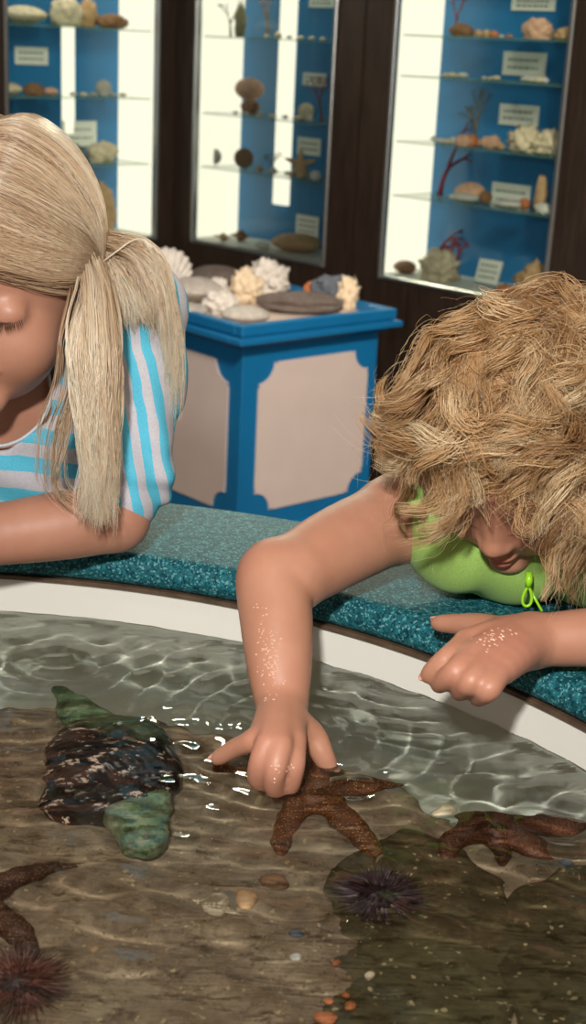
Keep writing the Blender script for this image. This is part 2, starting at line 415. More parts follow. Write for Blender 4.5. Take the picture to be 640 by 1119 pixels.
m, nt, b = newmat('clear_case_glass'); nt.nodes.remove(b)
tr = N(nt, 'ShaderNodeBsdfTransparent'); tr.inputs[0].default_value = (.93, .97, .95, 1); gl = N(nt, 'ShaderNodeBsdfGlossy', Roughness=.02); fr = N(nt, 'ShaderNodeFresnel', IOR=1.25); mx = N(nt, 'ShaderNodeMixShader')
lk(nt, fr.outputs[0], mx.inputs[0]); lk(nt, tr.outputs[0], mx.inputs[1]); lk(nt, gl.outputs[0], mx.inputs[2]); lk(nt, mx.outputs[0], nt.nodes['Material Output'].inputs[0]); M_GLASS = m
m, nt, b = newmat('greenish_shelf_glass'); b.inputs['Base Color'].default_value = (*srgb(120, 160, 140), 1); b.inputs['Roughness'].default_value = .1
b.inputs['Alpha'].default_value = .40; M_SHELF = m

mb = MB(); mb.box((-3.2, -1.6, -.05), (3.2, 6.2, 0)); struct(mb.build('floor', M_FLOOR))
C0 = np.array([-.421, 4.51, 0])
def wframe(th, origin):                  # local frame on a wall: x along, y into the wall, z up
    T = np.eye(4); c, s = math.cos(th), math.sin(th); T[:3, 0] = (c, s, 0); T[:3, 1] = (-s, c, 0); T[:3, 3] = origin; return T
TA = wframe(math.radians(-44.2), C0 - 0.0 * C0); TB = wframe(math.radians(44.5), C0)
UA = .088                                # the right-hand wall's local u = measured u + UA
openA = [(UA + 0.0, UA + .577), (UA + .779, UA + 1.337)]; openB = [(-.605, -.062)]
CZ0, CZ1 = .612, 2.02
def wall(name, T, u0, u1, opens):
    mb = MB(); t = .05; W = .30          # panelling t thick around the openings, solid wall behind
    xs = [u0]
    for a, b_ in opens: xs += [a, b_]
    xs.append(u1)
    for i in range(0, len(xs), 2):
        a, b_ = xs[i], xs[i + 1]
        if b_ - a > .15:                 # a joint between two upright boards
            mid = (a + b_) / 2; mb.box((a, 0, 0), (mid - .003, W, 2.7), T); mb.box((mid + .003, 0, 0), (b_, W, 2.7), T); mb.box((mid - .003, .006, 0), (mid + .003, W, 2.7), T)
        else: mb.box((a, 0, 0), (b_, W, 2.7), T)
    for a, b_ in opens:
        mb.box((a, 0, 0), (b_, W, CZ0), T); mb.box((a, 0, CZ1), (b_, W, 2.7), T)
    mb.box((u0, W, 0), (u1, W + .03, 2.7), T)
    return struct(mb.build(name, M_DARK))
wall('wall_right', TA, 0.0, 3.0, openA)
wall('wall_left', TB, -3.0, 0.0, openB)

CASE_D = .19
def case(T, a, b_, lit_left, shelves, label, strip=None, watts=26.0):
    R3 = Matrix([list(r) for r in T]); root = empty('display_case', label=label, cat='display case', group='lit wall display cases')
    root.matrix_world = R3 @ Matrix.Translation((a, 0, 0)); w_ = b_ - a
    mb = MB(); f = .012                  # thin metal frame round the glass
    mb.box((0.0005, -.006, CZ0), (f, .014, CZ1), bev=.002); mb.box((w_ - f, -.006, CZ0), (w_ - .0005, .014, CZ1), bev=.002)
    mb.box((f, -.006, CZ0), (w_ - f, .014, CZ0 + f), bev=.002); mb.box((f, -.006, CZ1 - f), (w_ - f, .014, CZ1), bev=.002)
    mb.build('frame', M_ALU, root)
    mb = MB(); mb.box((f, .002, CZ0 + f), (w_ - f, .006, CZ1 - f)); mb.build('glass_pane', M_GLASS, root)
    mb = MB(); mb.box((.002, CASE_D, CZ0), (w_ - .002, CASE_D + .012, CZ1)); mb.build('back_panel', M_CASEBLUE, root)
    mb = MB(); mb.box((.002, .015, CZ0 + .0), (w_ - .002, CASE_D, CZ0 + .012)); mb.build('bottom_board', M_CARD, root)
    x0, x1 = (.003, .012) if lit_left else (w_ - .012, w_ - .003)
    mb = MB(); mb.box((x0, .02, CZ0 + .014), (x1, CASE_D - .002, CZ1 - .004), bev=.002); mb.build('light_panel', M_LIT, root)
    y0, y1 = (w_ - .012, w_ - .003) if lit_left else (.003, .012)
    mb = MB(); mb.box((y0, .02, CZ0 + .014), (y1, CASE_D - .002, CZ1 - .004), bev=.002); mb.build('side_panel', M_CASEBLUE, root)
    if strip:  # added glowing strip in place of a bright reflection on the glass
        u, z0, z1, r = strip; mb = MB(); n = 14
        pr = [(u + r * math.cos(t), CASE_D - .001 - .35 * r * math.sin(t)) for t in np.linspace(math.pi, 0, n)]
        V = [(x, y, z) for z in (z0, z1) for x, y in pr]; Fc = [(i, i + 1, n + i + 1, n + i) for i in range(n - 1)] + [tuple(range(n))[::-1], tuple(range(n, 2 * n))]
        mb.add(V, Fc); mb.build('reflection_strip', M_LIT, root, True)
    for z in shelves:
        mb = MB(); mb.box((.014, .022, z - .005), (w_ - .014, CASE_D - .004, z), bev=.001); mb.build('shelf', M_SHELF, root)
    l = bpy.data.lights.new('case_fill', 'AREA'); l.shape = 'RECTANGLE'; l.size = w_ * .8; l.size_y = .15; l.energy = watts; l.color = (1, .88, .66)  # unseen light added at the case top to brighten the inside
    lo = bpy.data.objects.new('case_fill', l); COL.objects.link(lo); lo.parent = root; lo.location = (w_ / 2, .10, CZ1 - .02)
    return root
SHC = [.844, 1.002, 1.222, 1.45, 1.7]; SHR = [.838, .979, 1.146, 1.248, 1.42, 1.6, 1.8]; SHL = [.842, 1.034, 1.228, 1.45, 1.7]
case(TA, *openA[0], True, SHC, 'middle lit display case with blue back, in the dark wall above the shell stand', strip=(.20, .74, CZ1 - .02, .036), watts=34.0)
case(TA, *openA[1], True, SHR, 'right lit display case with blue back, above the curly-haired child')
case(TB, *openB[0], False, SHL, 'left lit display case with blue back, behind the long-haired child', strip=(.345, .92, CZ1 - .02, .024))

# ------------------------------------------------------------------ shells, corals and cards
def M_(name, c, **k): return simple(name, srgb(*c), k.pop('rough', .65), k.pop('var', .2), k.pop('scale', 60), k.pop('bmp', .4), **k)
MC = {'cream': M_('cream_shell', (226, 206, 176)), 'white': M_('chalk_white_shell', (214, 208, 200)), 'tan': M_('tan_coral', (196, 156, 114)), 'brown': M_('brown_shell', (138, 98, 66)),
      'orange': M_('orange_shell', (196, 116, 70)), 'red': M_('dark_red_coral', (132, 36, 56)), 'grey': M_('grey_shell', (184, 176, 168)), 'slate': M_('slate_grey_shell', (92, 100, 112)),
      'fossil': M_('grey_brown_fossil', (98, 86, 80)), 'olive': M_('dried_olive_coral', (112, 104, 72)), 'rust': M_('rust_coral', (150, 72, 50)), 'pink': M_('pinkish_shell', (216, 168, 140))}
def g_scallop(w_, h_, dome, ribs=16, rough=.0):
    n, k = ribs * 6, 14; V = []; Fc = []
    for j in range(n + 1):
        t = .22 + (2 * math.pi - .44) * j / n; rb = .5 + .5 * math.cos(2 * math.pi * j / 6)
        for i in range(k + 1):
            s = i / k; rad = s * (1 + .05 * rb * s); x = -w_ * .5 * rad * math.sin(t); z = h_ * .5 * rad * (1 - math.cos(t))
            V.append((x, -dome * math.sin(math.pi * min(1, s * .97)) * (.35 + .65 * (.5 - .5 * math.cos(t))) - .04 * w_ * rb * s, z))
    L = k + 1; n0 = len(V); V += [(x, y + .05 * w_, z) for x, y, z in V]
    for j in range(n):
        for i in range(k):
            a = j * L + i; Fc.append((a, a + L, a + L + 1, a + 1)); Fc.append((n0 + a, n0 + a + 1, n0 + a + L + 1, n0 + a + L))
        a = j * L + k; Fc.append((a, a + L, n0 + a + L, n0 + a))
    for i in range(k): Fc.append((i, i + 1, n0 + i + 1, n0 + i)); a = n * L + i; Fc.append((a + 1, a, n0 + a, n0 + a + 1))
    return V, Fc
def g_blob(r, amp=.25, fr=2.2, seed=1, n=3, flat_bottom=True):
    bm = __import__('bmesh').new(); __import__('bmesh').ops.create_icosphere(bm, subdivisions=n + 1, radius=1)
    P = np.array([v.co[:] for v in bm.verts]); Fc = [tuple(v.index for v in f.verts) for f in bm.faces]; bm.free()
    d = 1 + amp * .55 * fbm(P, fr * 1.3, 2, seed) + amp * .45 * np.abs(fbm(P, fr * 2.6, 2, seed + 5)); P = P * d[:, None]
    P = P * np.array(r); z0 = -.72 * r[2]
    if flat_bottom: P[:, 2] = np.maximum(P[:, 2], z0)
    P[:, 2] -= P[:, 2].min(); return P, Fc
def g_clam(w_, h_, seed=0):
    n, k = 40, 12; V = []; Fc = []
    for sgn in (1, -1):
        n0 = len(V)
        for i in range(k + 1):
            s = i / k; ph = s * math.pi / 2
            for j in range(n):
                t = 2 * math.pi * j / n; r = math.sin(ph); x = r * math.cos(t) * w_ * .5; y = r * math.sin(t) * w_ * .40 + .1 * w_ * math.cos(ph)
                z = h_ * .5 + sgn * math.cos(ph) * h_ * .5 * (1 + .05 * math.sin(s * 40))
                V.append((x, y, z))
        for i in range(k):
            for j in range(n):
                q = (n0 + i * n + j, n0 + (i + 1) * n + j, n0 + (i + 1) * n + (j + 1) % n, n0 + i * n + (j + 1) % n); Fc.append(q if sgn > 0 else q[::-1])
    return V, Fc
def g_conch(L, R, turns=4.5):
    V = []; Fc = []; n = 150; m = 10
    for i in range(n):
        s = i / (n - 1); t = s * turns * 2 * math.pi; g = s ** 1.5; c = np.array([R * .55 * g * math.cos(t), R * .55 * g * math.sin(t), -L * .55 * s]); r = R * (.08 + .62 * g)
        tip = 1.0 if s < .93 else 1 - (s - .93) / .07 * .5
        for j in range(m):
            a = 2 * math.pi * j / m; V.append(c + np.array([math.cos(t) * math.cos(a) * r * tip, math.sin(t) * math.cos(a) * r * tip, math.sin(a) * r * 1.25 * tip + (r * .25 if abs(j - 2) < 1 and (i // 6) % 2 else 0)]))
    for i in range(n - 1):
        for j in range(m): Fc.append((i * m + j, i * m + (j + 1) % m, (i + 1) * m + (j + 1) % m, (i + 1) * m + j))
    Fc.append(tuple(range((n - 1) * m, n * m)))
    n0 = len(V); mb = MB(); mb.tube([(0, 0, -L * .3), (R * .1, 0, -L * .75), (R * .05, 0, -L * 1.0)], [R * .5, R * .3, R * .05], 10)
    V = [tuple(v) for v in V] + mb.v; Fc += [tuple(i + n0 for i in f) for f in mb.f]
    V = np.array(V); V = V[:, [2, 1, 0]]; V[:, 0] += L * .5; V[:, 2] -= V[:, 2].min(); return V, Fc   # lies along x
def g_fan(h_, spread, seed, r0=.0025, depth=5, curl=0.):
    rs = random.Random(seed); mb = MB()
    def br(p, a, L, r, d):
        q = [p]; b = a
        for i in range(4): b += rs.uniform(-.12, .12) + curl; q.append((q[-1][0] + L / 4 * math.sin(b), q[-1][1] + rs.uniform(-.003, .003), q[-1][2] + L / 4 * math.cos(b)))
        mb.tube(q, np.linspace(r, r * .65, 5), 5)
        if d > 0:
            for s in ((-1, 1) if rs.random() < .75 else (-1, 0, 1)): br(q[-1], b + s * spread * rs.uniform(.5, 1.1), L * rs.uniform(.6, .85), r * .68, d - 1)
    br((0, 0, 0), 0, h_ * .3, r0, depth); return mb.v, mb.f
def g_wood(L, r, seed):
    n, m = 40, 36; V = []
    for i in range(n):
        s = i / (n - 1); e = math.sin(math.pi * min(max(s, .02), .98)) ** .35
        for j in range(m):
            t = 2 * math.pi * j / m; rr = r * e * (1 + .10 * math.sin(t * 7 + s * 1.5) + .18 * vnoise(np.array([math.cos(t) * 2, math.sin(t) * 2, s * 4]), 1.5, seed))
            V.append((L * (s - .5), rr * math.cos(t), rr * .75 * math.sin(t) + r * .7))
    Fc = [(i * m + j, i * m + (j + 1) % m, (i + 1) * m + (j + 1) % m, (i + 1) * m + j) for i in range(n - 1) for j in range(m)] + [tuple(range(m))[::-1], tuple(range((n - 1) * m, n * m))]
    return V, Fc
def g_star(R, seed=0, n=5):
    mb = MB()
    for i in range(n):
        a = 2 * math.pi * i / n + .3; mb.tube([(R * s * math.cos(a), R * s * math.sin(a), .16 * R) for s in np.linspace(0, 1, 8)], R * np.array([.26, .24, .21, .18, .15, .12, .08, .03]), 8, .6)
    return mb.v, mb.f
def g_disc(R, th):
    mb = MB(); mb.lathe([(0.0001, 0), (R * .9, 0), (R, th * .3), (R * .95, th * .7), (R * .5, th * .95), (0.0001, th)], 32)
    for i in range(5):
        a = 2 * math.pi * i / 5; mb.tube([(R * s * math.cos(a), R * s * math.sin(a), th * .9) for s in np.linspace(.1, .65, 6)], R * np.array([.02, .08, .1, .1, .07, .02]), 6, .5)
    return np.array(mb.v)[:, [0, 2, 1]] * [1, -1, 1] + [0, 0, R], mb.f
def place(V, Fc, T, loc, rz, name, mat, label, cat, group=None, rx=0., scale=1.):
    o = mesh_np(name, np.array(V, float) * scale, Fc, mat)
    o.matrix_world = Matrix([list(r) for r in T]) @ Matrix.Translation(loc) @ Euler((rx, 0, rz)).to_matrix().to_4x4()
    return tag(o, label, cat, group)
def uA(T, px, py, v=0.08):               # local point on a wall frame seen at a pixel, v metres behind the glass plane
    o = np.array(T[:3, 3]) + T[:3, 1] * v; n = T[:3, 1]; d = ray(px, py); X = ORG + d * ((o - ORG) @ n) / (d @ n) - T[:3, 3]
    return X @ T[:3, 0], X[2]
def on_shelf(T, px, z, v): return (uA(T, px, 150 if z > .7 else 290, v)[0], v, z + .0004)
GA = 'specimens on the glass shelves'
def item(kind, T, px, z, v, size, mat, label, name, rz=0., seed=1, cat=None, **k):
    # u for that pixel column at this height: refine with the projected row
    y = 150.0
    for _ in range(6):
        u, zz = uA(T, px, y, v); y += (zz - z) * 360
    loc = (u, v, z + .0004); s = size
    if kind in ('disc', 'star', 'scallop', 'fan'): rz = rz + (.7 if T is TA else -.7)
    if kind == 'blob': V, Fc = g_blob((s[0], s[1], s[2]), k.get('amp', .3), k.get('fr', 2.2), seed)
    elif kind == 'clam': V, Fc = g_clam(s[0], s[1])
    elif kind == 'scallop': V, Fc = g_scallop(s[0], s[1], s[0] * .18)
    elif kind == 'conch': V, Fc = g_conch(s[0], s[1])
    elif kind == 'fan': V, Fc = g_fan(s[0], s[1], seed, k.get('r0', .002), k.get('depth', 5), k.get('curl', 0.))
    elif kind == 'star': V, Fc = g_star(s[0])
    elif kind == 'disc': V, Fc = g_disc(s[0], s[1])
    elif kind == 'wood': V, Fc = g_wood(s[0], s[1], seed)
    return place(V, Fc, T, loc, rz, name, MC[mat], label, cat or name.replace('_', ' '), k.get('group'), k.get('rx', 0.))
def pile(T, px0, px1, z, v, n, size, mats, kinds, label, name, seed, group, cat='shell'):
    rs = random.Random(seed)
    for i in range(n):
        px = px0 + (px1 - px0) * (i + .5) / n; s = size * rs.uniform(.75, 1.25); kd = rs.choice(kinds)
        sz = {'clam': (s * 1.7, s * .8), 'blob': (s, s * .8, s * .8), 'conch': (s * 2, s * .6), 'scallop': (s * 1.5, s * 1.3)}[kd]
        item(kd, T, px, z, v + rs.uniform(-.02, .02), sz, rs.choice(mats), label, name, rs.uniform(-.7, .7), seed * 10 + i, cat, group=group)
def card(T, px, py, w_, h_, label, v=None, lean=0., lines=2):
    v = CASE_D - .004 if v is None else v
    u, z = uA(T, px, py, v); root = empty('label_card', label=label, cat='label card', group=None)
    root.matrix_world = Matrix([list(r) for r in T]) @ Matrix.Translation((u, v, z)) @ Euler((lean, 0, 0)).to_matrix().to_4x4()
    mb = MB(); mb.box((-w_ / 2, -.003, -h_ / 2), (w_ / 2, 0, h_ / 2)); mb.build('card_board', M_CARD, root)
    mb = MB(); rs = random.Random(int(px))
    for i in range(lines):
        zc = h_ * (.5 - (i + 1) / (lines + 1)); x = -w_ * .38
        while x < w_ * .34:
            l_ = rs.uniform(.006, .016); mb.box((x, -.0036, zc - .0022), (min(x + l_, w_ * .38), -.0029, zc + .0022)); x += l_ + .004
    mb.build('printed_text', MC['slate'], root); return root
# middle case
card(TA, 338, 160, .095, .050, 'off-white label card on the blue back, middle case, second gap from the bottom', lines=2)
card(TA, 336, 247, .095, .062, 'off-white label card low on the blue back of the middle case', lines=3)
card(TA, 344, 87, .095, .036, 'off-white label card behind the rust-red coral in the middle case')
card(TA, 352, 1, .10, .036, 'off-white label card at the top edge of the middle case')
item('blob', TA, 273, SHC[1] + .0, .10, (.030, .02, .026), 'brown', 'brown base stone under the pink conch in the middle case', 'dark_stone', 0, 3, 'coral')
item('scallop', TA, 272, SHC[1] + .042, .11, (.085, .062), 'pink', 'pinkish-brown fan coral head on a dark base, middle case left', 'fan_coral', 0, 4, 'coral')
item('fan', TA, 351, SHC[1], .10, (.15, .28), 'rust', 'rust-red branching coral at the right of the middle case', 'branching_coral', 0, 8, 'coral', r0=.004, depth=4)
item('disc', TA, 334, SHC[1], .11, (.024, .010), 'cream', 'round cream sand dollar standing beside the rust-red coral', 'sand_dollar', 0)
pile(TA, 250, 345, SHC[1], .07, 7, .013, ['cream', 'white', 'grey'], ['clam', 'blob'], 'tiny pale shell in the row on the second shelf up, middle case', 'small_shell', 3, 'tiny shells along the middle case shelf under the conch')
item('disc', TA, 233, SHC[0], .08, (.025, .008), 'grey', 'round grey sand dollar with petal marks at the left of the middle case', 'sand_dollar', 0)
item('disc', TA, 266, SHC[0], .10, (.030, .012), 'brown', 'round dark brown sea urchin disc on the lower shelf of the middle case', 'urchin_disc', 0, cat='sea urchin')
item('fan', TA, 297, SHC[0], .10, (.06, .5), 'olive', 'small dark branching twig coral on the lower shelf of the middle case', 'twig_coral', 0, 5, 'coral')
item('star', TA, 328, SHC[0] + .03, .11, (.048,), 'tan', 'tan dried starfish leaning upright on the lower shelf', 'dried_sea_star', 0, cat='starfish', rx=1.3)
pile(TA, 275, 352, SHC[0], .06, 5, .016, ['cream', 'white', 'tan'], ['clam', 'blob', 'conch'], 'small pale shell in the row on the lowest glass shelf, middle case', 'small_shell', 5, 'small shells on the lowest glass shelf of the middle case')
item('clam', TA, 322, CZ0 + .012, .09, (.16, .052), 'tan', 'large tan domed crab shell on the floor of the middle case', 'crab_shell', .1, cat='shell')
item('conch', TA, 262, CZ0 + .012, .09, (.07, .018), 'brown', 'brown pointed shell at the left on the floor of the middle case', 'whelk', .3, cat='shell')
item('conch', TA, 243, CZ0 + .012, .05, (.08, .012), 'tan', 'thin tan spindle shell nearest the light on the floor of the middle case', 'spindle_shell', .1, cat='shell')
item('clam', TA, 286, CZ0 + .012, .035, (.05, .022), 'white', 'white shell beside the large tan shell on the floor of the middle case', 'white_clam', 0, cat='shell')
item('blob', TA, 262, SHC[2], .10, (.018, .014, .05), 'olive', 'slim olive-brown dried sponge at the top left of the middle case', 'dried_sponge', 0, 6, 'sponge')
item('fan', TA, 292, SHC[2], .10, (.17, .35), 'tan', 'tan bushy dried coral on the top visible shelf of the middle case', 'bushy_coral', 0, 12, 'coral', r0=.005, depth=5)
item('fan', TA, 252, SHC[2], .09, (.12, .3), 'olive', 'small olive dried coral at the top left beside the lamp panel', 'small_bushy_coral', 0, 14, 'coral', r0=.004, depth=4)
pile(TA, 285, 358, SHC[2], .06, 6, .013, ['cream', 'white'], ['clam', 'blob'], 'tiny pale shell on the top visible shelf of the middle case', 'small_shell', 7, 'tiny shells on the top visible shelf of the middle case')
# right case
card(TA, 573, 70, .135, .058, 'off-white label card above the second shelf of the right case')
card(TA, 567, 126, .125, .052, 'off-white label card in the middle of the right case back')
card(TA, 558, 214, .125, .062, 'off-white label card above the lowest glass shelf of the right case')
card(TA, 583, 4, .135, .034, 'off-white label card at the top edge of the right case')
card(TA, 534, 297, .075, .062, 'small white card leaning on the floor of the right case', v=.09, lean=-.3, lines=3)
item('fan', TA, 519, SHR[1], .11, (.12, .20), 'olive', 'olive bushy dried sea fan on the middle shelf of the right case', 'sea_fan', 0, 21, 'coral', r0=.006, depth=6)
pile(TA, 470, 498, SHR[1], .07, 4, .015, ['cream', 'white'], ['clam', 'blob', 'conch'], 'small pale shell left of the sea fan in the right case', 'small_shell', 11, 'pale shells left of the sea fan')
pile(TA, 502, 550, SHR[1], .07, 6, .021, ['pink', 'tan', 'orange'], ['conch', 'blob'], 'small pinkish conch in the row below the sea fan', 'small_conch', 12, 'pinkish conches under the sea fan')
item('blob', TA, 574, SHR[1], .09, (.042, .03, .032), 'cream', 'knobbly cream coral lump left of its twin, right case middle shelf', 'coral_lump', 0, 31, 'coral', amp=.7, fr=3.5)
item('blob', TA, 600, SHR[1], .09, (.040, .03, .030), 'cream', 'knobbly cream coral lump at the right end of the middle shelf', 'coral_lump', 0, 33, 'coral', amp=.7, fr=3.5)
for k_, (px, h_, sd, cu) in enumerate(((478, .20, 41, .13), (470, .17, 43, .16))):
    item('fan', TA, px + 2, (SHR[0], CZ0 + .012)[k_], .13, (h_ * 1.25, .5), 'red', ('dark red arching sea whip coral on the lowest glass shelf, right case', 'dark red sea whip coral rising from the floor of the right case')[k_], 'sea_whip', .2, sd, 'coral', r0=.008, depth=3, curl=cu)
item('fan', TA, 497, CZ0 + .012, .13, (.15, .7), 'red', 'spreading dark red coral behind the white coral lump', 'red_coral', .2, 47, 'coral', r0=.009, depth=3)
item('clam', TA, 512, SHR[0], .08, (.085, .05), 'pink', 'pinkish ribbed shell left of the label on the lowest glass shelf', 'ribbed_shell', .1, cat='shell')
item('clam', TA, 506, SHR[0], .045, (.085, .026), 'white', 'flat white shell in front of the pinkish ribbed shell', 'flat_shell', .1, cat='shell')
item('conch', TA, 529, SHR[0], .07, (.04, .018), 'brown', 'small brown shell beside the pinkish ribbed shell', 'brown_snail_shell', 0, cat='shell')
item('clam', TA, 553, SHR[0], .05, (.080, .022), 'white', 'flat white shell in the middle of the lowest glass shelf', 'flat_shell', 0, cat='shell')
item('conch', TA, 572, SHR[0], .07, (.03, .015), 'orange', 'small orange shell right of the middle of the lowest glass shelf', 'orange_snail_shell', 1., cat='shell')
item('blob', TA, 589, SHR[0], .09, (.016, .012, .050), 'tan', 'upright tan sponge at the right end of the lowest glass shelf', 'dried_sponge', 0, 52, 'sponge')
item('blob', TA, 594, SHR[0], .05, (.026, .02, .014), 'white', 'white coral stub at the foot of the upright tan sponge', 'coral_stub', 0, 53, 'coral')
item('blob', TA, 479, CZ0 + .012, .07, (.050, .04, .042), 'cream', 'big cream knobbly coral lump on the floor of the right case', 'coral_lump', 0, 61, 'coral', amp=.6, fr=2.6)
item('clam', TA, 441, CZ0 + .012, .07, (.07, .034), 'brown', 'dark olive brown clam on the floor by the lamp panel, right case', 'brown_clam', 0, cat='shell')
item('blob', TA, 582, CZ0 + .012, .08, (.045, .035, .045), 'tan', 'tan knobbly coral at the right on the floor of the right case', 'coral_lump', 0, 63, 'coral', amp=.6, fr=3)
item('blob', TA, 552, CZ0 + .012, .06, (.025, .02, .012), 'orange', 'small orange-brown shell right of the leaning white card', 'orange_shell', 0, 64, 'shell')
pile(TA, 484, 508, SHR[2], .08, 4, .015, ['cream', 'white'], ['clam', 'conch'], 'small cream shell at the left of the second highest shelf, right case', 'small_shell', 13, 'cream shells at the left of the upper shelf, right case')
pile(TA, 525, 545, SHR[2], .08, 3, .012, ['white', 'cream'], ['clam'], 'flat cream shell in the middle of the upper shelf, right case', 'small_shell', 14, 'flat cream shells in the middle of the upper shelf, right case')
pile(TA, 570, 598, SHR[2], .07, 4, .015, ['white', 'cream'], ['clam', 'conch'], 'small white shell at the right of the upper shelf, right case', 'small_shell', 15, 'white shells at the right of the upper shelf, right case')
item('blob', TA, 504, SHR[3], .09, (.034, .02, .018), 'brown', 'brown knobbly shell at the top left of the right case', 'brown_shell', 0, 71, 'shell')
item('fan', TA, 497, SHR[3], .10, (.14, .3), 'rust', 'orange-brown dried coral at the top left of the right case', 'dried_coral', 0, 72, 'coral', r0=.004, depth=4)
item('blob', TA, 586, SHR[3], .08, (.036, .025, .026), 'pink', 'pinkish conch lump near the top right of the right case', 'conch_shell', 0, 73, 'shell', amp=.5)
pile(TA, 518, 560, SHR[3], .07, 5, .013, ['tan', 'cream', 'orange'], ['clam', 'blob'], 'tiny tan shell along the top visible shelf of the right case', 'small_shell', 16, 'tiny tan shells along the top visible shelf, right case')
item('blob', TA, 618, SHR[3], .06, (.030, .02, .016), 'tan', 'tan shell cut by the frame at the top right of the right case', 'tan_shell', 0, 74, 'shell')
# left case
card(TB, 34, 61, .115, .050, 'off-white label card at the left of the left case')
card(TB, 86, 146, .13, .075, 'off-white label card above the head of the long-haired child')
item('clam', TB, 28, SHL[2], .08, (.13, .05), 'cream', 'cream domed shell at the top left of the left case', 'domed_shell', 0, cat='shell')
item('blob', TB, 73, SHL[2], .10, (.050, .04, .045), 'cream', 'rounded cream coral in the middle of the top shelf, left case', 'coral_lump', 0, 81, 'coral')
item('blob', TB, 96, SHL[2], .12, (.030, .03, .045), 'tan', 'tan upright coral on the top shelf of the left case', 'upright_coral', 0, 82, 'coral')
item('blob', TB, 122, SHL[2], .08, (.050, .03, .022), 'brown', 'brown flat knobbly shell at the right of the top shelf, left case', 'brown_shell', 0, 83, 'shell')
item('blob', TB, 37, SHL[1], .08, (.032, .02, .020), 'brown', 'brown rounded shell below the label in the left case', 'brown_shell', 0, 84, 'shell')
item('clam', TB, 12, SHL[1], .08, (.07, .035), 'cream', 'cream shell at the far left of the middle shelf, left case', 'cream_shell', 0, cat='shell')
item('clam', TB, 56, SHL[1], .06, (.045, .025), 'pink', 'small pinkish shell right of the brown one, left case', 'pink_shell', 0, cat='shell')
item('disc', TB, 113, SHL[1], .10, (.024, .012), 'grey', 'round grey sand dollar by the lamp panel in the left case', 'sand_dollar', 0)
pile(TB, 75, 140, SHL[1], .07, 6, .014, ['cream', 'white', 'grey'], ['clam'], 'tiny flat shell along the middle shelf of the left case', 'small_shell', 17, 'tiny flat shells along the middle shelf, left case')
item('blob', TB, 112, SHL[0], .08, (.045, .03, .034), 'cream', 'cream and tan knobbly shell on the lower shelf by the lamp panel', 'knobbly_shell', 0, 85, 'shell', amp=.5)
item('blob', TB, 82, SHL[0], .08, (.030, .02, .030), 'olive', 'greenish dried coral just above the long-haired child', 'green_coral', 0, 86, 'coral', amp=.5)
item('blob', TB, 108, CZ0 + .012, .09, (.055, .045, .09), 'tan', 'tall tan sponge on the floor of the left case behind the child', 'tall_sponge', 0, 87, 'sponge', amp=.15)

# ------------------------------------------------------------------ shell stand
M_BLUE = simple('blue_painted_wood', srgb(12, 106, 160), .42, .05, 10, .05)
M_BEIGE = simple('beige_laminate_panel', srgb(206, 190, 184), .5, .03, 12, .02)
M_TRAY = simple('pinkish_sand', srgb(206, 186, 172), .9, .12, 200, .5)
th = math.radians(42.0); TT = wframe(th, (-.134, 3.173, 0))
stand = empty('shell_stand', label='blue display stand with beige panels and a tray of shells on top', cat='display stand')
stand.matrix_world = Matrix([list(r) for r in TT])
SW, SD, ST = .495, .50, .60
bx0 = .030
mb = MB(); mb.box((bx0, bx0, .0), (SW - bx0, SD - bx0, .562), bev=.002); mb.build('body', M_BLUE, stand)
def ringbox(mb, o, i, z0, z1):           # square moulding ring
    for (a, c) in (((-o, -o), (SW + o, i)), ((-o, SD - i), (SW + o, SD + o)), ((-o, i), (i, SD - i)), ((SW - i, i), (SW + o, SD - i))): mb.box((a[0], a[1], z0), (c[0], c[1], z1), bev=.0025)
mb = MB(); ringbox(mb, .0, .026, .575, ST); ringbox(mb, -.004, .028, .569, .576); ringbox(mb, .012, .03, .556, .571); ringbox(mb, -.012, .032, .545, .557); mb.build('crown_moulding', M_BLUE, stand)
mb = MB(); mb.box((.027, .027, .563), (SW - .027, SD - .027, .580)); mb.build('sand_tray', M_TRAY, stand)
mb = MB(); ringbox(mb, -.022, .032, .0, .09); mb.build('base_moulding', M_BLUE, stand)
def panel_outline(w_, h_, r=.048, s=.010):
    P = []
    for cx_, cy_, a0 in ((0, 0, 90), (w_, 0, 180), (w_, h_, 270), (0, h_, 0)):
        c = [(cx_ + r * math.cos(math.radians(a0 - 90 * k / 10)), cy_ + r * math.sin(math.radians(a0 - 90 * k / 10))) for k in range(11)]
        sx = 1 if cx_ == 0 else -1; sy = 1 if cy_ == 0 else -1
        if a0 in (90, 270): P += [(cx_, cy_ + sy * (r + s)), (cx_ + sx * s * .6, cy_ + sy * (r + s))] + c[0:] + [(cx_ + sx * (r + s), cy_ + sy * s * .6), (cx_ + sx * (r + s), cy_)]
        else: P += [(cx_ + sx * (r + s), cy_), (cx_ + sx * (r + s), cy_ + sy * s * .6)] + c + [(cx_ + sx * s * .6, cy_ + sy * (r + s)), (cx_, cy_ + sy * (r + s))]
    return P
def add_panel(x0, x1, z0, z1, face):
    P = panel_outline(x1 - x0, z1 - z0); n = len(P); off = bx0 - .003
    f = {'front': lambda u, w2, d: (u, off + d, w2), 'side': lambda u, w2, d: (off + d, u, w2)}[face]
    V = [f(x0 + a, z0 + b_, 0.) for a, b_ in P] + [f(x0 + a, z0 + b_, .006) for a, b_ in P]
    Fc = [tuple(range(n))] + [tuple(range(n, 2 * n))[::-1]] + [(i, (i + 1) % n, n + (i + 1) % n, n + i) for i in range(n)]
    mb = MB(); mb.add(V, Fc); return mb.build('side_panel', M_BEIGE, stand)
add_panel(.078, SW - .062, .135, .500, 'front'); add_panel(.078, SD - .062, .135, .500, 'side')

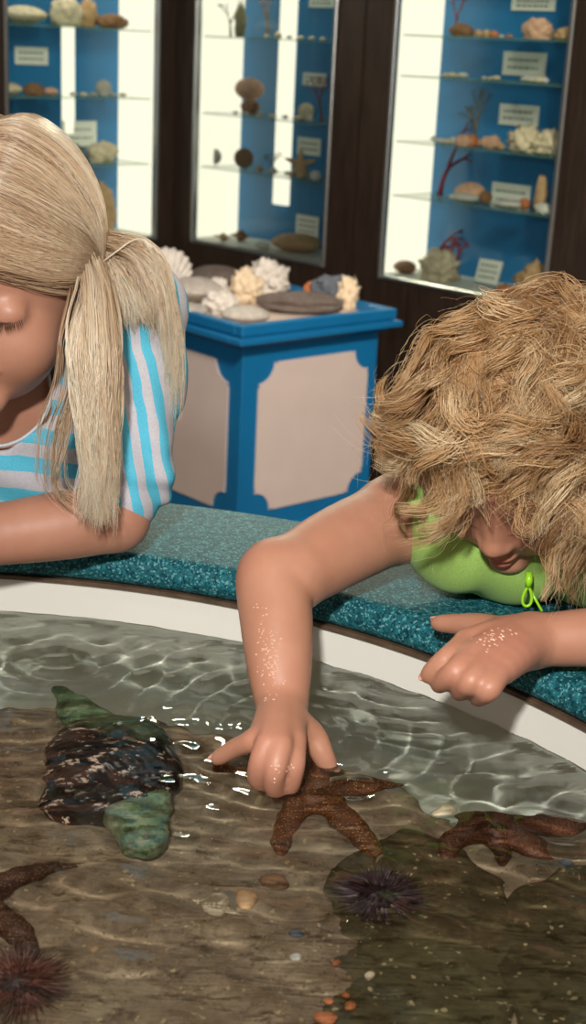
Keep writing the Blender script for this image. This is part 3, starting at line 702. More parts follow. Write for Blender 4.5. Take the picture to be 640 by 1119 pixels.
def onstand(px, py, z=.581): return PZ(px, py, z)
def specimen(kind, px, py, size, mat, label, name, rz=0., seed=1, cat='shell', z=.5805, rx=0., group=None, **k):
    V, Fc = {'blob': lambda: g_blob(size, k.get('amp', .3), k.get('fr', 2.2), seed, 4), 'clam': lambda: g_clam(*size), 'scallop': lambda: g_scallop(size[0], size[1], size[0] * .15, k.get('ribs', 18)), 'conch': lambda: g_conch(*size), 'wood': lambda: g_wood(*size, seed)}[kind]()
    p = onstand(px, py, z); return place(V, Fc, np.eye(4), tuple(p), rz, name, MC[mat], label, cat, group, rx)
specimen('scallop', 180, 322, (.135, .118), 'white', 'big white ribbed scallop shell standing upright at the left of the shell stand', 'scallop_shell', .3)
specimen('blob', 240, 341, (.036, .03, .028), 'white', 'lower left knobbly white coral lump on the shell stand', 'coral_lump', 0, 102, 'coral', amp=.6, fr=3)
specimen('blob', 237, 322, (.026, .022, .024), 'white', 'small white smooth coral above the lower left lump', 'small_coral', 0, 103, 'coral', z=.6)
specimen('blob', 268, 330, (.038, .03, .045), 'cream', 'pale upright coral between the white lumps on the stand', 'coral_branch', 0, 104, 'coral', amp=.5, fr=3)
specimen('blob', 291, 322, (.050, .04, .046), 'white', 'tallest knobbly white coral lump on the shell stand', 'coral_lump', 0, 105, 'coral', amp=.6, fr=3, z=.59)
specimen('wood', 327, 342, (.215, .036), 'fossil', 'long dark grey ribbed fossil lying across the shell stand', 'ribbed_fossil', -.05, 106, 'fossil')
specimen('clam', 268, 354, (.115, .040), 'grey', 'smooth grey rounded clam at the front corner of the shell stand', 'rounded_clam', .2)
specimen('clam', 213, 330, (.14, .06), 'grey', 'large grey clam behind the white lumps at the left', 'grey_clam', .1, z=.585)
specimen('clam', 200, 345, (.12, .030), 'grey', 'flat grey clam at the left edge of the shell stand tray', 'flat_clam', -.3)
specimen('clam', 236, 312, (.14, .05), 'fossil', 'brown-grey flat shell at the back left of the stand', 'brown_clam', .1, z=.60)
specimen('blob', 343, 322, (.026, .02, .020), 'orange', 'small orange and white shell behind the long fossil', 'orange_shell', 0, 110, z=.60)
specimen('blob', 363, 325, (.050, .03, .032), 'slate', 'blue-grey knobbly shell behind the right end of the fossil', 'slate_shell', 0, 111, z=.60, amp=.5)
specimen('blob', 379, 337, (.022, .02, .040), 'cream', 'upright cream knobbly coral at the right end of the fossil', 'coral_stub', 0, 112, 'coral', amp=.7, fr=3.5)
# ================================================================== PEOPLE
def skin_mat(name, base, dark, red):
    m, nt, b = newmat(name); co = coords(nt)
    f = noise(nt, co, 22, 4); c = ramp(nt, f, [(.3, dark), (.7, base)])
    c = mixc(nt, ramp(nt, noise(nt, co, 9, 2), [(.45, (0, 0, 0)), (.75, (.45, .45, .45))]), c, red)
    at = N(nt, 'ShaderNodeAttribute'); at.attribute_name = 'blush'; c = mixc(nt, at.outputs['Fac'], c, srgb(180, 108, 92))
    at2 = N(nt, 'ShaderNodeAttribute'); at2.attribute_name = 'lash'; c = mixc(nt, at2.outputs['Fac'], c, srgb(70, 44, 34))
    lk(nt, c, b.inputs['Base Color']); b.inputs['Roughness'].default_value = .46; b.inputs['Specular IOR Level'].default_value = .45
    b.inputs['Subsurface Weight'].default_value = .25; b.inputs['Subsurface Radius'].default_value = (.010, .0035, .0018); b.inputs['Subsurface Scale'].default_value = .5
    bump(nt, b, noise(nt, co, 500, 2), .12, .0006); return m
M_SKIN_T = skin_mat('toddler_skin', srgb(184, 134, 110), srgb(172, 122, 98), srgb(180, 116, 98))  # the toddler's own skin tone
M_SKIN_G = skin_mat('child_skin', srgb(178, 130, 108), srgb(166, 118, 96), srgb(172, 110, 94))
M_NAIL = simple('pale_fingernail', srgb(222, 170, 150), .25, .04, 20, 0)
def hair_mat(name, stops):
    m, nt, b = newmat(name); at = N(nt, 'ShaderNodeAttribute'); at.attribute_name = 'tone'
    lk(nt, ramp(nt, at.outputs['Fac'], stops), b.inputs['Base Color']); b.inputs['Roughness'].default_value = .30; b.inputs['Specular IOR Level'].default_value = .75
    t = N(nt, 'ShaderNodeBsdfTranslucent'); lk(nt, b.inputs['Base Color'].links[0].from_socket, t.inputs[0]); x = N(nt, 'ShaderNodeMixShader'); x.inputs[0].default_value = .38
    lk(nt, b.outputs[0], x.inputs[1]); lk(nt, t.outputs[0], x.inputs[2]); lk(nt, x.outputs[0], nt.nodes['Material Output'].inputs[0]); return m
M_HAIR_T = hair_mat('curly_dark_blond_hair', [(0, srgb(104, 72, 48)), (.3, srgb(174, 128, 84)), (.62, srgb(228, 190, 138)), (1, srgb(252, 236, 200))])
M_HAIR_G = hair_mat('long_light_blond_hair', [(0, srgb(150, 112, 82)), (.3, srgb(200, 166, 132)), (.65, srgb(234, 212, 180)), (1, srgb(252, 244, 226))])
M_LASH = simple('brown_eyelash', srgb(60, 40, 30), .6, .1, 10, 0)

def strands(paths, rad, tones, m=3, taper=.25):   # paths (n,k,3) -> one mesh of thin tubes
    n, k, _ = paths.shape; tg = np.gradient(paths, axis=1); tg /= np.linalg.norm(tg, axis=2, keepdims=True) + 1e-9
    ref = np.array([.31, .22, .92]); a = np.cross(tg, ref); a /= np.linalg.norm(a, axis=2, keepdims=True) + 1e-9; b = np.cross(tg, a)
    t = np.linspace(0, 1, k); pr = (np.minimum(1, .5 + t * 6) * (1 - (1 - taper) * np.clip((t - .55) / .45, 0, 1)))[None, :, None] * np.asarray(rad).reshape(-1, 1, 1)
    V = np.stack([paths + pr * (a * math.cos(2 * math.pi * j / m) + b * math.sin(2 * math.pi * j / m)) for j in range(m)], 2)
    V = V.reshape(-1, 3); base = (np.arange(n) * k * m)[:, None, None] + (np.arange(k - 1) * m)[None, :, None] + np.arange(m)[None, None, :]
    nx = (np.arange(m) + 1) % m; b2 = (np.arange(n) * k * m)[:, None, None] + (np.arange(k - 1) * m)[None, :, None] + nx[None, None, :]
    Q = np.stack([base, b2, b2 + m, base + m], -1).reshape(-1, 4)
    return V, Q, np.clip(np.repeat(np.asarray(tones, float)[:, None] + .34 * (t[None, :] - .5), m, axis=1).ravel(), 0, 1)
def merge(parts):
    Vs, Qs, Ts = [], [], []; off = 0
    for V, Q, T in parts: Vs.append(V); Qs.append(Q + off); Ts.append(T); off += len(V)
    return np.concatenate(Vs), np.concatenate(Qs), np.concatenate(Ts)
def hair_obj(name, parts, mat, parent):
    V, Q, T = merge(parts); o = mesh_np(name, V, Q, mat, parent)
    a = o.data.attributes.new('tone', 'FLOAT', 'POINT'); a.data.foreach_set('value', T.astype(np.float32)); return o
def crom(P, k):                          # smooth resample of (n,q,3) guide points
    n, q, _ = P.shape; E = np.concatenate([2 * P[:, :1] - P[:, 1:2], P, 2 * P[:, -1:] - P[:, -2:-1]], 1); t = np.linspace(0, q - 1 - 1e-6, k); i = t.astype(int); f = (t - i)[None, :, None]
    a, b, c, d = E[:, i], E[:, i + 1], E[:, i + 2], E[:, i + 3]
    return .5 * (2 * b + (c - a) * f + (2 * a - 5 * b + 4 * c - d) * f ** 2 + (3 * b - a - 3 * c + d) * f ** 3)

class Head:
    def __init__(s, C, n, hint, k=1.0, jaw=0.0, nose=1.0):
        s.jaw = jaw; s.nose = nose
        s.C = np.array(C); s.n = nrm(n); u = np.array(hint, float); s.u = nrm(u - s.n * (u @ s.n)); s.s = np.cross(s.u, s.n); s.k = k; s.B = np.array([s.s, s.n, s.u])
    def p(s, a, b, c): return s.C + s.k * (a * s.s + b * s.n + c * s.u)
    def dirs(s, D): return np.asarray(D) @ s.B
    def sculpt(s, S):
        k = s.k; E = lambda c, r, kk=.008, sub=False: S.ell(s.p(*c), np.array(r) * k, s.B, kk, sub)
        E((0, -.012, .022), (.070, .088, .078), .01); j = s.jaw; E((0, .022, -.030 - j * .5), (.056, .060, .066 + j * .6), .02)
        for g in (-1, 1): E((g * .031, .044, -.042 - j * .5), (.026, .028, .030), .014)
        E((0, .064, -.083 - j), (.020, .016, .014), .014); E((0, .046, .026), (.048, .030, .034), .02)
        for g in (-1, 1):
            E((g * .031, .098, -.006), (.021, .014, .012), .020, True); E((g * .030, .0655, -.012), (.0160, .0130, .0125), .008)
        o_ = s.nose; S.cap(s.p(0, .074, .002), s.p(0, .082 + .010 * o_, -.030), .0055 * k, .0072 * k, .010); E((0, .081 + .011 * o_, -.031), (.0080 + .0015 * o_, .0080, .0075), .006)
        for g in (-1, 1): E((g * (.007 + .003 * o_), .078 + .008 * o_, -.034), (.006, .007, .0055), .005)
        m_ = -.4 * j; lw = .024 if j else .0145; E((0, .078 if j else .076, -.057 + m_), (lw, .0095, .0052), .003); E((0, .0765, -.0665 + m_), (lw * .75, .0100 if j else .008, .0062), .003); E((0, .094, -.0615 + m_), (.026, .0105, .0014), .002, True)
        for g in (-1, 1):
            E((g * .072, -.006, -.012), (.008, .017, .025), .004); E((g * .080, -.003, -.008), (.005, .010, .015), .003, True)
def paint(o, name, spots):               # soft per-vertex factor for lips, lashes and nails
    co = np.empty(len(o.data.vertices) * 3, np.float32); o.data.vertices.foreach_get('co', co); P = co.reshape(-1, 3); f = np.zeros(len(P))
    for c, r, B in spots:
        q = ((P - c) @ np.array(B).T) / np.array(r); f = np.maximum(f, np.clip(1.4 - np.linalg.norm(q, axis=1), 0, 1) / .4)
    a = o.data.attributes.new(name, 'FLOAT', 'POINT'); a.data.foreach_set('value', np.clip(f, 0, 1).astype(np.float32))
def lashes(H, side, parent, n=26, ls=1.0):
    pth = []
    for i in range(n):
        a = -1 + 2 * i / (n - 1); r = H.p(side * .030 + a * .0140, .0785 - .0065 * a * a, -.0175 + .0022 * a * a)
        d = H.B.T @ np.array([a * .5 + ((i * 13) % 7 - 3) * .07, .55, -.75]); d2 = H.B.T @ np.array([a * .7, 1.0, -.25]); L = .0070 * ls * (1 - .4 * abs(a)) * H.k * (.75 + .5 * (i * 7 % 5) / 5)
        pth.append([r, r + d * L * .4, r + d * L * .7 + d2 * L * .25, r + d * L * .8 + d2 * L * .6])
    P = crom(np.array(pth), 6); V, Q, _ = strands(P, np.full(n, .00035), np.zeros(n)); MBv = mesh_np('eyelashes', V, Q, M_LASH, parent)
    lid = np.array([[H.p(side * .030 + a * .0145, .0775 - .0070 * a * a, -.0172 + .0024 * a * a) for a in np.linspace(-1, 1, 9)]])
    V2, Q2, _ = strands(lid, [.0007], [0], 6); return MBv
def finger(S, pts, r, k=.004, nails=None, up=None):
    pts = [np.array(p) for p in pts]; limb(S, pts, r, k, 14)
    if nails is not None:
        d = nrm(pts[-1] - pts[-2]); upv = nrm(np.array(up) - d * (np.array(up) @ d)); nails.append((pts[-1] + upv * r[-1] * .62 + d * r[-1] * .25, d, upv, r[-1]))
def nail_obj(lst, parent):
    for c, d, u, r in lst:
        V = []; Fc = []; s = np.cross(d, u); nU, nV = 7, 7
        for i in range(nU):
            for j in range(nV):
                a = -1 + 2 * i / (nU - 1); b = -1 + 2 * j / (nV - 1); x = a * math.sqrt(1 - b * b / 2); y = b * math.sqrt(1 - a * a / 2)
                V.append(c + d * x * r * .80 + s * y * r * .66 + u * r * (.34 - .26 * y * y - .10 * x * x))
        Fc = [(i * nV + j, i * nV + j + 1, (i + 1) * nV + j + 1, (i + 1) * nV + j) for i in range(nU - 1) for j in range(nV - 1)]
        n0 = len(V); V += [v - u * r * .22 for v in V]; Fc = [f[::-1] for f in Fc] + [tuple(n0 + i for i in f) for f in Fc]
        rim = [i * nV for i in range(nU)] + [(nU - 1) * nV + j for j in range(1, nV)] + [i * nV + nV - 1 for i in range(nU - 2, -1, -1)] + [j for j in range(nV - 2, 0, -1)]
        for i in range(len(rim)): a, b = rim[i], rim[(i + 1) % len(rim)]; Fc.append((a, b, n0 + b, n0 + a))
        mesh_np('fingernail', V, Fc, M_NAIL, parent)

def limb(S, pts, rad, k=.012, n=16):
    P = crom(np.array([[list(p) + [r] for p, r in zip(pts, rad)]], float), n)[0]
    for i in range(n - 1): S.cap(P[i, :3], P[i + 1, :3], P[i, 3], P[i + 1, 3], k if i == 0 else .003)
def droplets(body, px_boxes, n, parent, seed=1):
    from mathutils.bvhtree import BVHTree
    bvh = BVHTree.FromPolygons([v.co[:] for v in body.data.vertices], [p.vertices[:] for p in body.data.polygons]); r = random.Random(seed); mb = MB()
    for i in range(n):
        x0, y0, x1, y1 = r.choice(px_boxes); t = r.random(); d = Vector(ray(x0 + (x1 - x0) * t + r.gauss(0, 6), y0 + (y1 - y0) * t + r.gauss(0, 3))).normalized(); h = bvh.ray_cast(Vector(ORG), d)
        if h[0] is None: continue
        nr = np.array(h[1]); c = np.array(h[0]); R = r.uniform(.0006, .0015); a = nrm(np.cross(nr, [.3, .8, .2])); b = np.cross(nr, a); V = [c + nr * R * .55]; m = 7
        for q, (rr, hh) in enumerate(((.6, .42), (1.0, -.1))):
            for j in range(m): th = 2 * math.pi * j / m; V.append(c + (a * math.cos(th) + b * math.sin(th) * .8) * R * rr + nr * R * hh)
        mb.add(V, [(0, 1 + j, 1 + (j + 1) % m) for j in range(m)] + [(1 + j, 1 + m + j, 1 + m + (j + 1) % m, 1 + (j + 1) % m) for j in range(m)])
    o = mb.build('water_droplets', M_DROP, parent, True); o['kind'] = 'stuff'
M_DROP, _nt, _b = newmat('wet_droplet'); _b.inputs['Base Color'].default_value = (*srgb(214, 168, 146), 1); _b.inputs['Roughness'].default_value = .06; _b.inputs['Specular IOR Level'].default_value = .8; _b.inputs['Coat Weight'].default_value = 1.0

# ---------------------------------------------------------------- toddler in green
T = empty('person', label='curly-haired toddler in a lime green top, one hand in the water above a starfish', cat='person')
HT = Head(PY(568, 476, 1.12), (-.30, -.66, -.69), (-.22, -.6, .7), 1.03, nose=.4)
S = SDF((-.09, .84, .60), (.44, 1.42, 1.06), .0022)
HT.sculpt(S)
chest = np.array([.235, 1.24, .850]); neck = np.array([.215, 1.205, .885])
S.cap(HT.p(0, -.03, -.04), neck, .036, .042, .02)
S.ell(chest, (.100, .085, .075), None, .02); S.cap(chest, (.26, 1.38, .72), .085, .085, .02)
shR = PY(436, 566, 1.20); elR = PZ(299, 632, .790); wrR = PZ(308, 770, .716)
shL = np.array([.34, 1.19, .87]); elL = np.array([.40, 1.05, .79]); wrL = PZ(580, 700, .778)
S.cap(chest + [-.02, 0, .02], shR, .05, .036, .02); limb(S, [shR, shR * .5 + elR * .5, elR + [.010, .004, .0]], [.036, .0345, .030], .02, 10); limb(S, [elR + [.010, .004, 0], elR, elR * .6 + wrR * .4, elR * .25 + wrR * .75, wrR], [.029, .0305, .0285, .0245, .0195], .012, 18)
S.cap(chest + [.02, 0, .02], shL, .05, .040, .02); S.cap(shL, elL, .037, .031, .012); S.cap(elL, elL * .45 + wrL * .55, .0305, .0265, .012); S.cap(elL * .45 + wrL * .55, wrL, .0265, .0200, .01)
nails = []
K = lambda x, y, z: PZ(x, y, z)
# right hand, fingers dipping into the water
kn = [K(283, 806, .714), K(292, 812, .718), K(307, 814, .718), K(322, 809, .714)]
for p_ in kn: limb(S, [wrR + [0, 0, -.001], wrR * .5 + p_ * .5, p_], [.0165, .0125, .0084], .006, 8)
S.cap(wrR, (kn[1] + kn[2]) / 2 + [0, .006, -.004], .0175, .0120, .006)
finger(S, [kn[0], K(275, 810, .712), K(256, 818, .700), K(237, 829, .686)], [.0080, .0074, .0066, .0056], .005, nails, (0, -.3, 1))
finger(S, [kn[1], K(284, 832, .706), K(281, 849, .690), K(287, 860, .677)], [.0080, .0073, .0068, .0056], .003, nails, (-.1, -1, .2))
finger(S, [kn[2], K(301, 838, .706), K(299, 857, .689), K(303, 869, .674)], [.0084, .0078, .0070, .0058], .003, nails, (0, -1, .2))
finger(S, [kn[3], K(321, 834, .704), K(318, 854, .688), K(314, 866, .674)], [.0082, .0076, .0068, .0057], .003, nails, (.1, -1, .2))
finger(S, [wrR * .6 + kn[3] * .4 + [.006, 0, -.006], K(341, 804, .700), K(352, 824, .688), K(361, 842, .674)], [.0130, .0098, .0080, .0064], .008, nails, (.8, -.6, .4))
# left hand resting over the edge of the rim
kn = [K(509, 701, .786), K(516, 714, .786), K(528, 727, .783), K(543, 738, .779)]
for p_ in kn: limb(S, [wrL, wrL * .5 + p_ * .5 + [0, 0, .002], p_], [.0175, .0150, .0092], .008, 8)
S.cap(wrL, (kn[1] + kn[2]) / 2 + [.004, .004, -.006], .0185, .0130, .008)
finger(S, [kn[0], K(491, 717, .783), K(477, 729, .774), K(467, 739, .764)], [.0084, .0076, .0068, .0057], .004, nails, (-.3, -.5, 1))
finger(S, [kn[1], K(499, 732, .781), K(487, 742, .771), K(479, 749, .760)], [.0086, .0078, .0070, .0060], .0025)
finger(S, [kn[2], K(515, 744, .778), K(506, 752, .767), K(501, 757, .757)], [.0086, .0078, .0070, .0060], .0025)
finger(S, [kn[3], K(534, 753, .774), K(526, 760, .763), K(521, 763, .754)], [.0084, .0076, .0068, .0058], .0025)
finger(S, [wrL * .62 + kn[0] * .38 + [-.002, .012, 0], K(522, 684, .779), K(500, 682, .773), K(478, 681, .767)], [.0135, .0095, .0076, .0062], .010, nails, (-.2, .2, 1))
V, Q = S.mesh(2); body = mesh_np('body', V, Q, M_SKIN_T, T); del S
paint(body, 'blush', [(HT.p(0, .088, -.0615), (.013, .010, .008), HT.B), (HT.p(.036, .075, -.035), (.0001, .0001, .0001), HT.B)]); paint(body, 'lash', [(HT.p(g * .030, .081, -.018), (.015, .006, .0016), HT.B) for g in (-1, 1)])
nail_obj(nails, T); droplets(body, [(285, 660, 300, 765), (292, 690, 296, 740)], 110, T, 3); droplets(body, [(520, 700, 565, 690), (535, 705, 550, 688)], 40, T, 4); droplets(body, [(300, 835, 304, 850), (318, 835, 316, 850)], 16, T, 5)
for g in (-1, 1): lashes(HT, g, T, 18, .55)
# shirt
def cloth_mat(name, c1, c2, rough=.8):
    m, nt, b = newmat(name); co = coords(nt); lk(nt, ramp(nt, noise(nt, co, 900, 2), [(.35, c2), (.65, c1)]), b.inputs['Base Color'])
    b.inputs['Roughness'].default_value = rough; b.inputs['Specular IOR Level'].default_value = .2; b.inputs['Sheen Weight'].default_value = .1; bump(nt, b, noise(nt, co, 1400, 2), .2, .0005); return m
M_GREEN = cloth_mat('lime_green_cotton', srgb(154, 190, 100), srgb(138, 174, 86)); M_ZIP = simple('glossy_lime_plastic', srgb(150, 214, 40), .25, .05, 20, 0)
S = SDF((.05, 1.05, .64), (.44, 1.50, 1.0), .003)
S.ell(chest, (.108, .094, .082), None, .02); S.cap(chest + [.0, .0, -.01], (.26, 1.40, .71), .088, .098, .03); S.ell(chest + [-.060, -.055, -.035], (.082, .062, .062), None, .02); S.ell(chest + [.055, -.055, -.035], (.072, .062, .062), None, .02)
S.ell(chest + [0., -.05, -.055], (.115, .058, .040), None, .02)
S.cap(chest + [-.07, -.005, .03], chest + [-.08, .02, .065], .03, .024, .02); S.cap(chest + [.07, -.005, .03], chest + [.08, .02, .065], .03, .024, .02)
S.ell(shR + [-.042, -.004, -.008], (.034, .052, .052), None, .004, True)
S.D[...] = S.D + (.0045 * np.sin(S.ax[0][:, None, None] * 95 + S.ax[1][None, :, None] * 60 + 14 * S.ax[2][None, None, :])) * np.float32(.8)
sl = S.ax[2] < .7535; S.D[:, :, sl] = np.maximum(S.D[:, :, sl], .004) if False else S.D[:, :, sl]
V, Q = S.mesh(2)
inr = (np.hypot(V[:, 0] - TC[0], V[:, 1] - TC[1]) < .835) & (V[:, 2] < .7525); V[inr, 2] = .7525 + (V[inr, 2] - .7525) * .02
shirt = mesh_np('shirt', V, Q, M_GREEN, T); tag(shirt, 'lime green cotton top'); del S
zp = PY(576, 636, 1.115)
mb = MB(); mb.tube([zp + [0, -.004, .010], zp + [0, -.007, .004], zp + [0, -.006, -.002]], [.0028, .0032, .0026], 8); lp = [zp + np.array([(.0036 - .0014 * math.cos(t)) * math.sin(t), -.007, -.0105 + .0085 * math.cos(t)]) for t in np.linspace(0, 2 * math.pi, 20)]; mb.tube(lp, .0013, 8, closed_ends=False); mb.build('zip_pull', M_ZIP, T, True)
mb = MB(); mb.tube([PY(577, 640, 1.118), PY(583, 652, 1.112), PY(592, 668, 1.105)], .0012, 6); mb.build('zip', M_ZIP, T, True)
bt = PY(452, 541, 1.085); mb = MB(); mb.tube([bt + np.array([.0055 * math.sin(t), -.002 * math.cos(t), .0075 * math.cos(t)]) for t in np.linspace(0, 2 * math.pi, 16)], .0028, 8, closed_ends=False); mb.build('hair_tie', M_GREEN, T, True)
# trousers and shoes (behind the rim)
M_DENIM = cloth_mat('blue_denim', srgb(60, 78, 110), srgb(48, 64, 96)); M_SHOE = simple('pale_canvas_shoe', srgb(200, 190, 186), .7)
def legs(hip, gap, r, yb, parent, mat):
    S = SDF((hip[0] - .2, hip[1] - .16, .02), (hip[0] + .2, hip[1] + .3, hip[2] + .12), .007)
    S.ell(hip, (r * 1.9, r * 1.45, r * 1.3), None, .03)
    for g in (-1, 1):
        a = hip + np.array([g * gap, 0, -.02]); kne = np.array([hip[0] + g * gap * 1.15, hip[1] + .01, hip[2] * .5]); an = np.array([hip[0] + g * gap * 1.2, yb, .09])
        S.cap(a, kne, r, r * .72, .02); S.cap(kne, an, r * .72, r * .6, .02)
    V, Q = S.mesh(2); mesh_np('trousers', V, Q, mat, parent)
    for g in (-1, 1):
        c = np.array([hip[0] + g * gap * 1.2, yb - .03, 0]); S = SDF(c - [.06, .13, .01], c + [.06, .09, .10], .004)
        S.cap(c + [0, .03, .035], c + [0, -.06, .028], .034, .028, .01); S.cap(c + [0, .03, .04], c + [0, .03, .075], .033, .030, .01); S.D[:, :, :3] = .01
        V, Q = S.mesh(1); V[:, 2] = np.maximum(V[:, 2], .001); mesh_np('shoe', V, Q, M_SHOE, parent)
legs(np.array([.275, 1.55, .60]), .055, .062, 1.56, T, M_DENIM)
S = SDF((.10, 1.30, .50), (.45, 1.72, .86), .006); S.cap((.26, 1.38, .72), (.275, 1.52, .62), .096, .100, .02); V, Q = S.mesh(2)
inr = (np.hypot(V[:, 0] - TC[0], V[:, 1] - TC[1]) < .84) & (V[:, 2] < .7525); V[inr, 1] += 0; mesh_np('shirt_back', V, Q, M_GREEN, T)

# toddler hair: curls simulated clump by clump round the head
def ell_push(P, H, rad, off=(0, -.012, .018)):
    c = H.p(*off); L = (P - c) @ H.B.T / (np.array(rad) * H.k); d = np.linalg.norm(L, axis=-1, keepdims=True); L = np.where(d < 1, L / np.maximum(d, 1e-6), L)
    return c + (L * (np.array(rad) * H.k)) @ H.B, d
def curly(H, nclump, per, whorl, steps=20, seed=3):
    r = np.random.default_rng(seed); out = []; ton = []
    g = np.array([0, 0, -1.]); wd = nrm(whorl)
    nn = 0
    while nn < nclump:
        d = nrm(r.normal(size=3))          # local direction (s, n, u)
        if d[2] < -.55: continue
        if d[1] > .50 and d[2] < .36: continue
        if d[1] > .1 and d[2] < -.2: continue
        nn += 1
        R0 = np.array([.071, .089, .080]); c = H.p(0, -.012, .020); lift = r.uniform(1.02, 1.15) - (.06 if d[2] > .6 else 0); p0 = c + (d * R0 * H.k) @ H.B
        nrmW = nrm(d @ H.B); away = d - wd; away = away - d * (away @ d); away = nrm(away + 1e-6) @ H.B
        L = r.uniform(.09, .142) * (1.1 if d[2] < .3 else .9); ds = L / steps; v = nrm(away * 1.0 + nrmW * .15 + r.normal(size=3) * .18)
        sd = nrm(np.cross(nrmW, v)); ph = 5.5 * float(vnoise(d * 1.3, 1.4, 4)) + r.uniform(-.28, .28); wl = r.uniform(.075, .12); am = r.uniform(.55, 1.05); turn = 1 if vnoise(d * 1.1, 1.2, 9) > 0 else -1
        offs = r.normal(size=(per, 3)) * .0048; fr = r.normal(size=(per, 1)) * .05 + ph; P = p0 + offs; path = [P.copy()]; vv = np.tile(v, (per, 1)) + r.normal(size=(per, 3)) * .05
        for i in range(1, steps):
            s = i * ds; ct = 2 * math.pi * s / wl
            cen = (P - (c)); nr = cen / np.linalg.norm(cen, axis=1, keepdims=True); sdv = np.cross(nr, vv); sdv /= np.linalg.norm(sdv, axis=1, keepdims=True) + 1e-9
            gl = (P - c) @ H.B.T / H.k; gap = (gl[:, 1] > .035) & (gl[:, 2] < .038) & (np.abs(gl[:, 0] - .010) < .018 + .30 * (.038 - gl[:, 2]))
            vv = vv + gap[:, None] * (np.sign(gl[:, 0:1] - .010) * H.s) * .9
            vv = vv + g * .085 - nr * .03 + am * .50 * (np.cos(ct + fr) * sdv + .38 * np.sin(ct + fr) * nr) * turn + r.normal(size=(per, 3)) * .0018
            vv /= np.linalg.norm(vv, axis=1, keepdims=True); P = P + vv * ds * r.uniform(.985, 1.015, size=(per, 1))
            k = min(1.0, i / 5); P, _ = ell_push(P, H, R0 * (1.0 + (lift - 1) * k)); path.append(P.copy())
        pa = np.stack(path, 1); mc = pa.mean(0, keepdims=True); tt = np.linspace(0, 1, steps)[None, :, None]; pa = mc + (pa - mc) * (1.15 - .65 * tt); out.append(pa); ton.append(np.clip(r.normal(.52, .16) + r.normal(size=per) * .09, 0, 1))
    return np.concatenate(out), np.concatenate(ton)
def cap_part(H, R0, tone, off=(0, -.012, .020), face=True):
    import bmesh
    bm = bmesh.new(); bmesh.ops.create_icosphere(bm, subdivisions=5, radius=1); P = np.array([v.co[:] for v in bm.verts]); F = np.array([[v.index for v in f.verts] for f in bm.faces]); bm.free()
    keepv = ~(((P[:, 1] > .52) & (P[:, 2] < .38)) | (P[:, 2] < -.55) | ((P[:, 1] > .12) & (P[:, 2] < -.12))); F = F[keepv[F].all(1)]
    W = H.C + ((P * np.array(R0) + np.array(off)) * H.k) @ H.B; W = W + .0015 * fbm(P, 6, 2, 3)[:, None] * ((P) @ H.B)
    Q = np.concatenate([F, F[:, :1]], 1); return W, Q, np.full(len(W), tone)
Pc, tc = curly(HT, 440, 38, (-.25, -.6, .75), 18, 5)
parts = [strands(crom(Pc, 20), rng.uniform(.0002, .0004, len(Pc)), tc)]
fl = Pc[::14] + 0; # stray fly-away hairs
fl = HT.C + (fl - HT.C) * (1 + .18 * np.linspace(0, 1, fl.shape[1])[None, :, None] * rng.uniform(.2, 1.2, (len(fl), 1, 1))) + np.cumsum(rng.normal(size=fl.shape) * .0009, axis=1)
parts.append(strands(crom(fl, 24), np.full(len(fl), .00015), rng.uniform(.4, 1, len(fl))))
def capq(*a, **k):
    W, Q, T_ = cap_part(*a, **k); return W, Q, T_
hair = hair_obj('hair', parts, M_HAIR_T, T); tag(hair, 'curly dark blond hair')
W, Q, T_ = cap_part(HT, (.0735, .0915, .0825), .42); capo = mesh_np('hair_undercoat', W, Q[:, :3], M_HAIR_T, T); a = capo.data.attributes.new('tone', 'FLOAT', 'POINT'); a.data.foreach_set('value', T_.astype(np.float32))

# ---------------------------------------------------------------- girl in stripes
G = empty('person', label='long-haired blond child in a striped aqua and grey top leaning on the tank rim', cat='person')
HG = Head((0, 0, 0), (-.16, -.80, -.14), (-.09, -.4, .9), 1.06, jaw=.008); HG.C = PY(91, 313, 1.235) - HG.k * (HG.s * .070 - HG.u * .010)
S = SDF((-.50, 1.02, .62), (-.06, 1.50, 1.14), .0024)
HG.sculpt(S)
chG = np.array([-.295, 1.37, .885]); shG = PY(140, 326, 1.335); elG = PZ(126, 566, .792); fwG = PZ(-10, 585, .786); wrG = PZ(-130, 600, .785)
S.cap(HG.p(0, -.03, -.045), chG + [.0, -.02, .075], .043, .050, .02)
S.ell(chG, (.125, .085, .125), None, .02); S.cap(chG, chG + [0, .03, -.22], .10, .10, .02)
S.cap(chG + [.03, 0, .070], shG, .040, .038, .02); S.cap(shG, elG, .038, .030, .012); limb(S, [elG, elG * .6 + fwG * .4, fwG, wrG], [.0295, .0305, .0265, .020], .01, 16)
S.cap(chG + [-.03, 0, .085], chG + [-.14, -.01, .07], .045, .038, .02)
V, Q = S.mesh(2); body = mesh_np('body', V, Q, M_SKIN_G, G); del S
paint(body, 'blush', [(HG.p(0, .086, -.0655), (.022, .014, .010), HG.B), (HG.p(.034, .070, -.038), (.0001, .0001, .0001), HG.B)]); paint(body, 'lash', [(HG.p(g * .030, .081, -.018), (.0155, .006, .0014), HG.B) for g in (-1, 1)] + [(HG.p(g * .030, .088, .0085), (.018, .01, .0012), HG.B) for g in ()])
for g in (-1, 1): lashes(HG, g, G)
